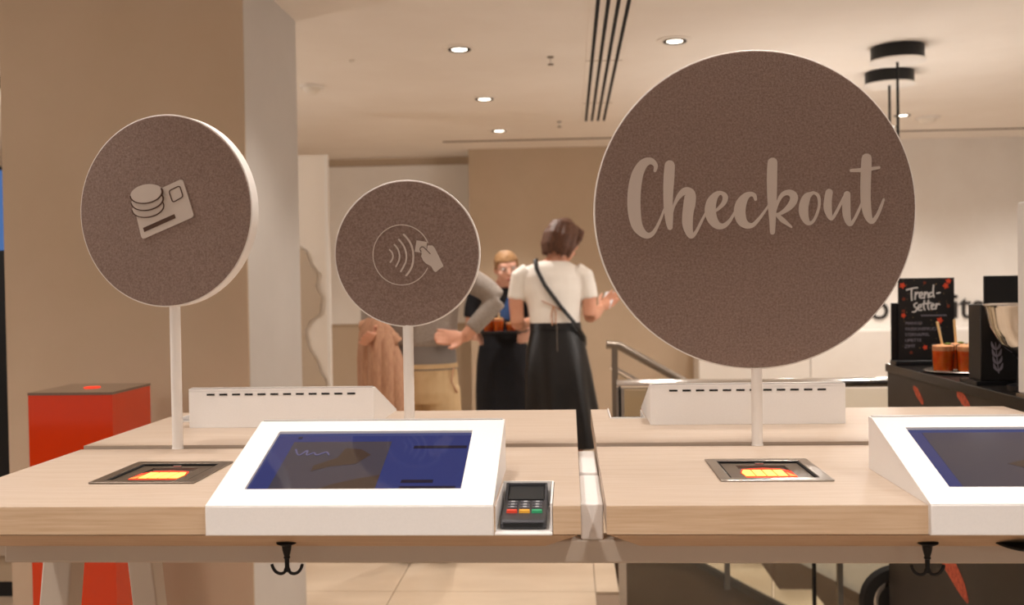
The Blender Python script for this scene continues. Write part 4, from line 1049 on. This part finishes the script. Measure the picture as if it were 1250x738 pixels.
for dx, dy, h, lab in ((-.085, -.03, .085, 'orange drink leftmost on the carried tray'), (-.02, -.06, .09, 'orange drink with tall straw at the front of the carried tray'), (.055, -.04, .06, 'orange drink right on the carried tray beside the white T-shirt'), (.10, .03, .05, 'small orange drink at the right rim of the carried tray'), (-.03, .06, .08, 'orange drink at the back of the carried tray')):
    tumbler(TX+dx, TY+dy, TZ+.0055, h, .034, [(.004, 0, .19 if dy == -.06 else .12)], lab, G)

# ---- person in a grey sweater and khaki trousers, partly hidden by the small sign
LY, LX = 4.9, -0.735
p = thing('person', 'person in grey sweater and khaki trousers with hand on hip behind the small sign', 'person', (LX, LY, 0))
b = B()
b.vloft([(LX,LY,.84,.165,.115),(LX,LY,.95,.16,.112),(LX,LY,1.08,.15,.105),(LX,LY,1.20,.165,.11),(LX,LY,1.33,.185,.112),(LX,LY,1.41,.185,.095),(LX,LY,1.46,.13,.075),(LX,LY,1.49,.07,.06),(LX,LY+.01,1.53,.055,.056),(LX,LY+.02,1.60,.052,.055)], 24)
for s in (-1, 1):
    cx = LX+s*.09
    b.tube([(cx,LY,.88),(cx+s*.01,LY,.68),(cx+s*.01,LY,.48),(cx+s*.01,LY-.02,.30),(cx+s*.01,LY,.08)], [.088,.08,.058,.056,.038], 16); foot(b, cx+s*.01, LY, 1)
hm3 = head_mat((LX,LY+.035,1.635), PI-0.1, 0.05); head(b, hm3)
b.tube([(LX+.16,LY,1.42),(LX+.22,LY-.01,1.40),(LX+.32,LY-.03,1.345),(LX+.375,LY-.04,1.295)], [.058,.055,.046,.042], 14)
b.tube([(LX+.375,LY-.04,1.295),(LX+.30,LY-.06,1.20),(LX+.225,LY-.080,1.115)], [.042,.038,.029], 14)
hand(b, (LX+.222,LY-.082,1.112), (-.93,-.30,.03), (0,-.3,-.9), 0.15)
b.tube([(LX-.16,LY,1.42),(LX-.215,LY,1.39),(LX-.24,LY-.01,1.26),(LX-.245,LY-.02,1.14)], [.058,.055,.046,.042], 14)
b.tube([(LX-.245,LY-.02,1.14),(LX-.25,LY-.10,1.13),(LX-.22,LY-.19,1.15)], [.042,.038,.029], 14)
hand(b, (LX-.218,LY-.195,1.152), (.2,-.8,-.3), (.5,0,.6), 0.9)
remeshed('body', b, 'skin', p); face(p, hm3)
b = B()
b.vloft([(LX,LY,1.07,.172,.122),(LX,LY,1.09,.180,.130),(LX,LY,1.13,.178,.128),(LX,LY,1.20,.182,.126),(LX,LY,1.33,.202,.126),(LX,LY,1.41,.200,.108),(LX,LY,1.465,.142,.086),(LX,LY+.004,1.505,.075,.070)], 24)
b.tube([(LX+.15,LY,1.425),(LX+.225,LY-.01,1.405),(LX+.325,LY-.03,1.345),(LX+.382,LY-.04,1.295)], [.066,.066,.058,.052], 14)
b.tube([(LX+.382,LY-.04,1.295),(LX+.31,LY-.06,1.21),(LX+.255,LY-.070,1.15)], [.052,.046,.040], 14)
b.tube([(LX-.15,LY,1.425),(LX-.22,LY,1.395),(LX-.245,LY-.01,1.26),(LX-.25,LY-.02,1.14)], [.066,.066,.056,.052], 14)
b.tube([(LX-.25,LY-.02,1.14),(LX-.252,LY-.08,1.132),(LX-.235,LY-.14,1.14)], [.052,.047,.042], 14)
remeshed('sweater', b, 'wool_grey', p, 0.008, 6)
part('shirt_hem', B().vloft([(LX,LY,.955,.172,.126),(LX,LY,.96,.174,.128),(LX,LY,1.09,.166,.116)], 32), 'wool_grey_dark', p)
b = B()
b.vloft([(LX,LY,.985,.168,.122),(LX,LY,.92,.178,.130),(LX,LY,.84,.180,.132),(LX,LY,.79,.168,.12)], 24)
for s in (-1, 1):
    cx = LX+s*.092
    b.tube([(cx,LY,.86),(cx+s*.01,LY,.68),(cx+s*.012,LY,.48),(cx+s*.012,LY-.01,.30),(cx+s*.012,LY,.10)], [.096,.094,.080,.076,.066], 18)
tr_ = remeshed('trousers', b, 'khaki', p, 0.008, 4)
part('pocket_seam', B().tube([(LX+.165,LY-.06,.965),(LX+.155,LY-.085,.90),(LX+.178,LY-.05,.84)], 0.004, 6), 'coat_beige', tr_)
part('belt', B().vloft([(LX,LY,.962,.176,.130),(LX,LY,.963,.179,.133),(LX,LY,.985,.177,.131)], 32), 'khaki', tr_)
hb = B()
hb.vloft([(0,.030,-.07,.050,.055),(0,.022,-.03,.070,.078),(0,.014,.02,.077,.090),(0,.008,.06,.077,.100),(0,.006,.088,.064,.084),(0,.006,.108,.040,.052),(0,.006,.116,.012,.018)], 24)
for v in hb.bm.verts:
    if v.co.y < -.05 and v.co.z < .055: v.co.y = -.045
h2 = B(); add(h2, hb, hm3); remeshed('hair', h2, 'hair_grey', p, 0.006, 3)
for s in (-1, 1):
    part('shoe', B().tube([(LX+s*.1,LY-.05,.05),(LX+s*.1,LY+.03,.05),(LX+s*.1,LY+.12,.04),(LX+s*.1,LY+.21,.03)], [.046,.052,.05,.036], 14), 'shoe_dark', p)
# coat hanging over the forearm
t = thing('folded_coat', 'beige coat hanging over the arm left of the khaki trousers', 'coat', (LX-.19, LY-.16, 0.72))
cxx, cyy = LX-.185, LY-.165
for k, (dx, dy, zt_, zb_, r) in enumerate(((-.075,.02,1.20,.84,.028), (-.045,-.035,1.215,.76,.036), (0,-.055,1.21,.71,.042), (.045,-.045,1.16,.67,.042), (.085,-.03,1.10,.66,.036), (.11,0,1.04,.68,.03))):
    part('fold', B().tube([(cxx+dx*.8,cyy+dy+.03,zt_-.01),(cxx+dx*.95,cyy+dy,zt_-.06),(cxx+dx*1.05,cyy+dy-.008,(zt_+zb_)/2),(cxx+dx*1.1,cyy+dy+.004,zb_+.08),(cxx+dx*1.1,cyy+dy,zb_)], [r*.7,r,r*1.05,r,r*.8], 14), 'coat_beige', t)
b = B()
b.tube([(cxx-.08,cyy+.02,1.17),(cxx,cyy-.01,1.185),(cxx+.09,cyy,1.09)], [.035,.045,.035], 12)
part('collar', b, 'coat_beige', t)
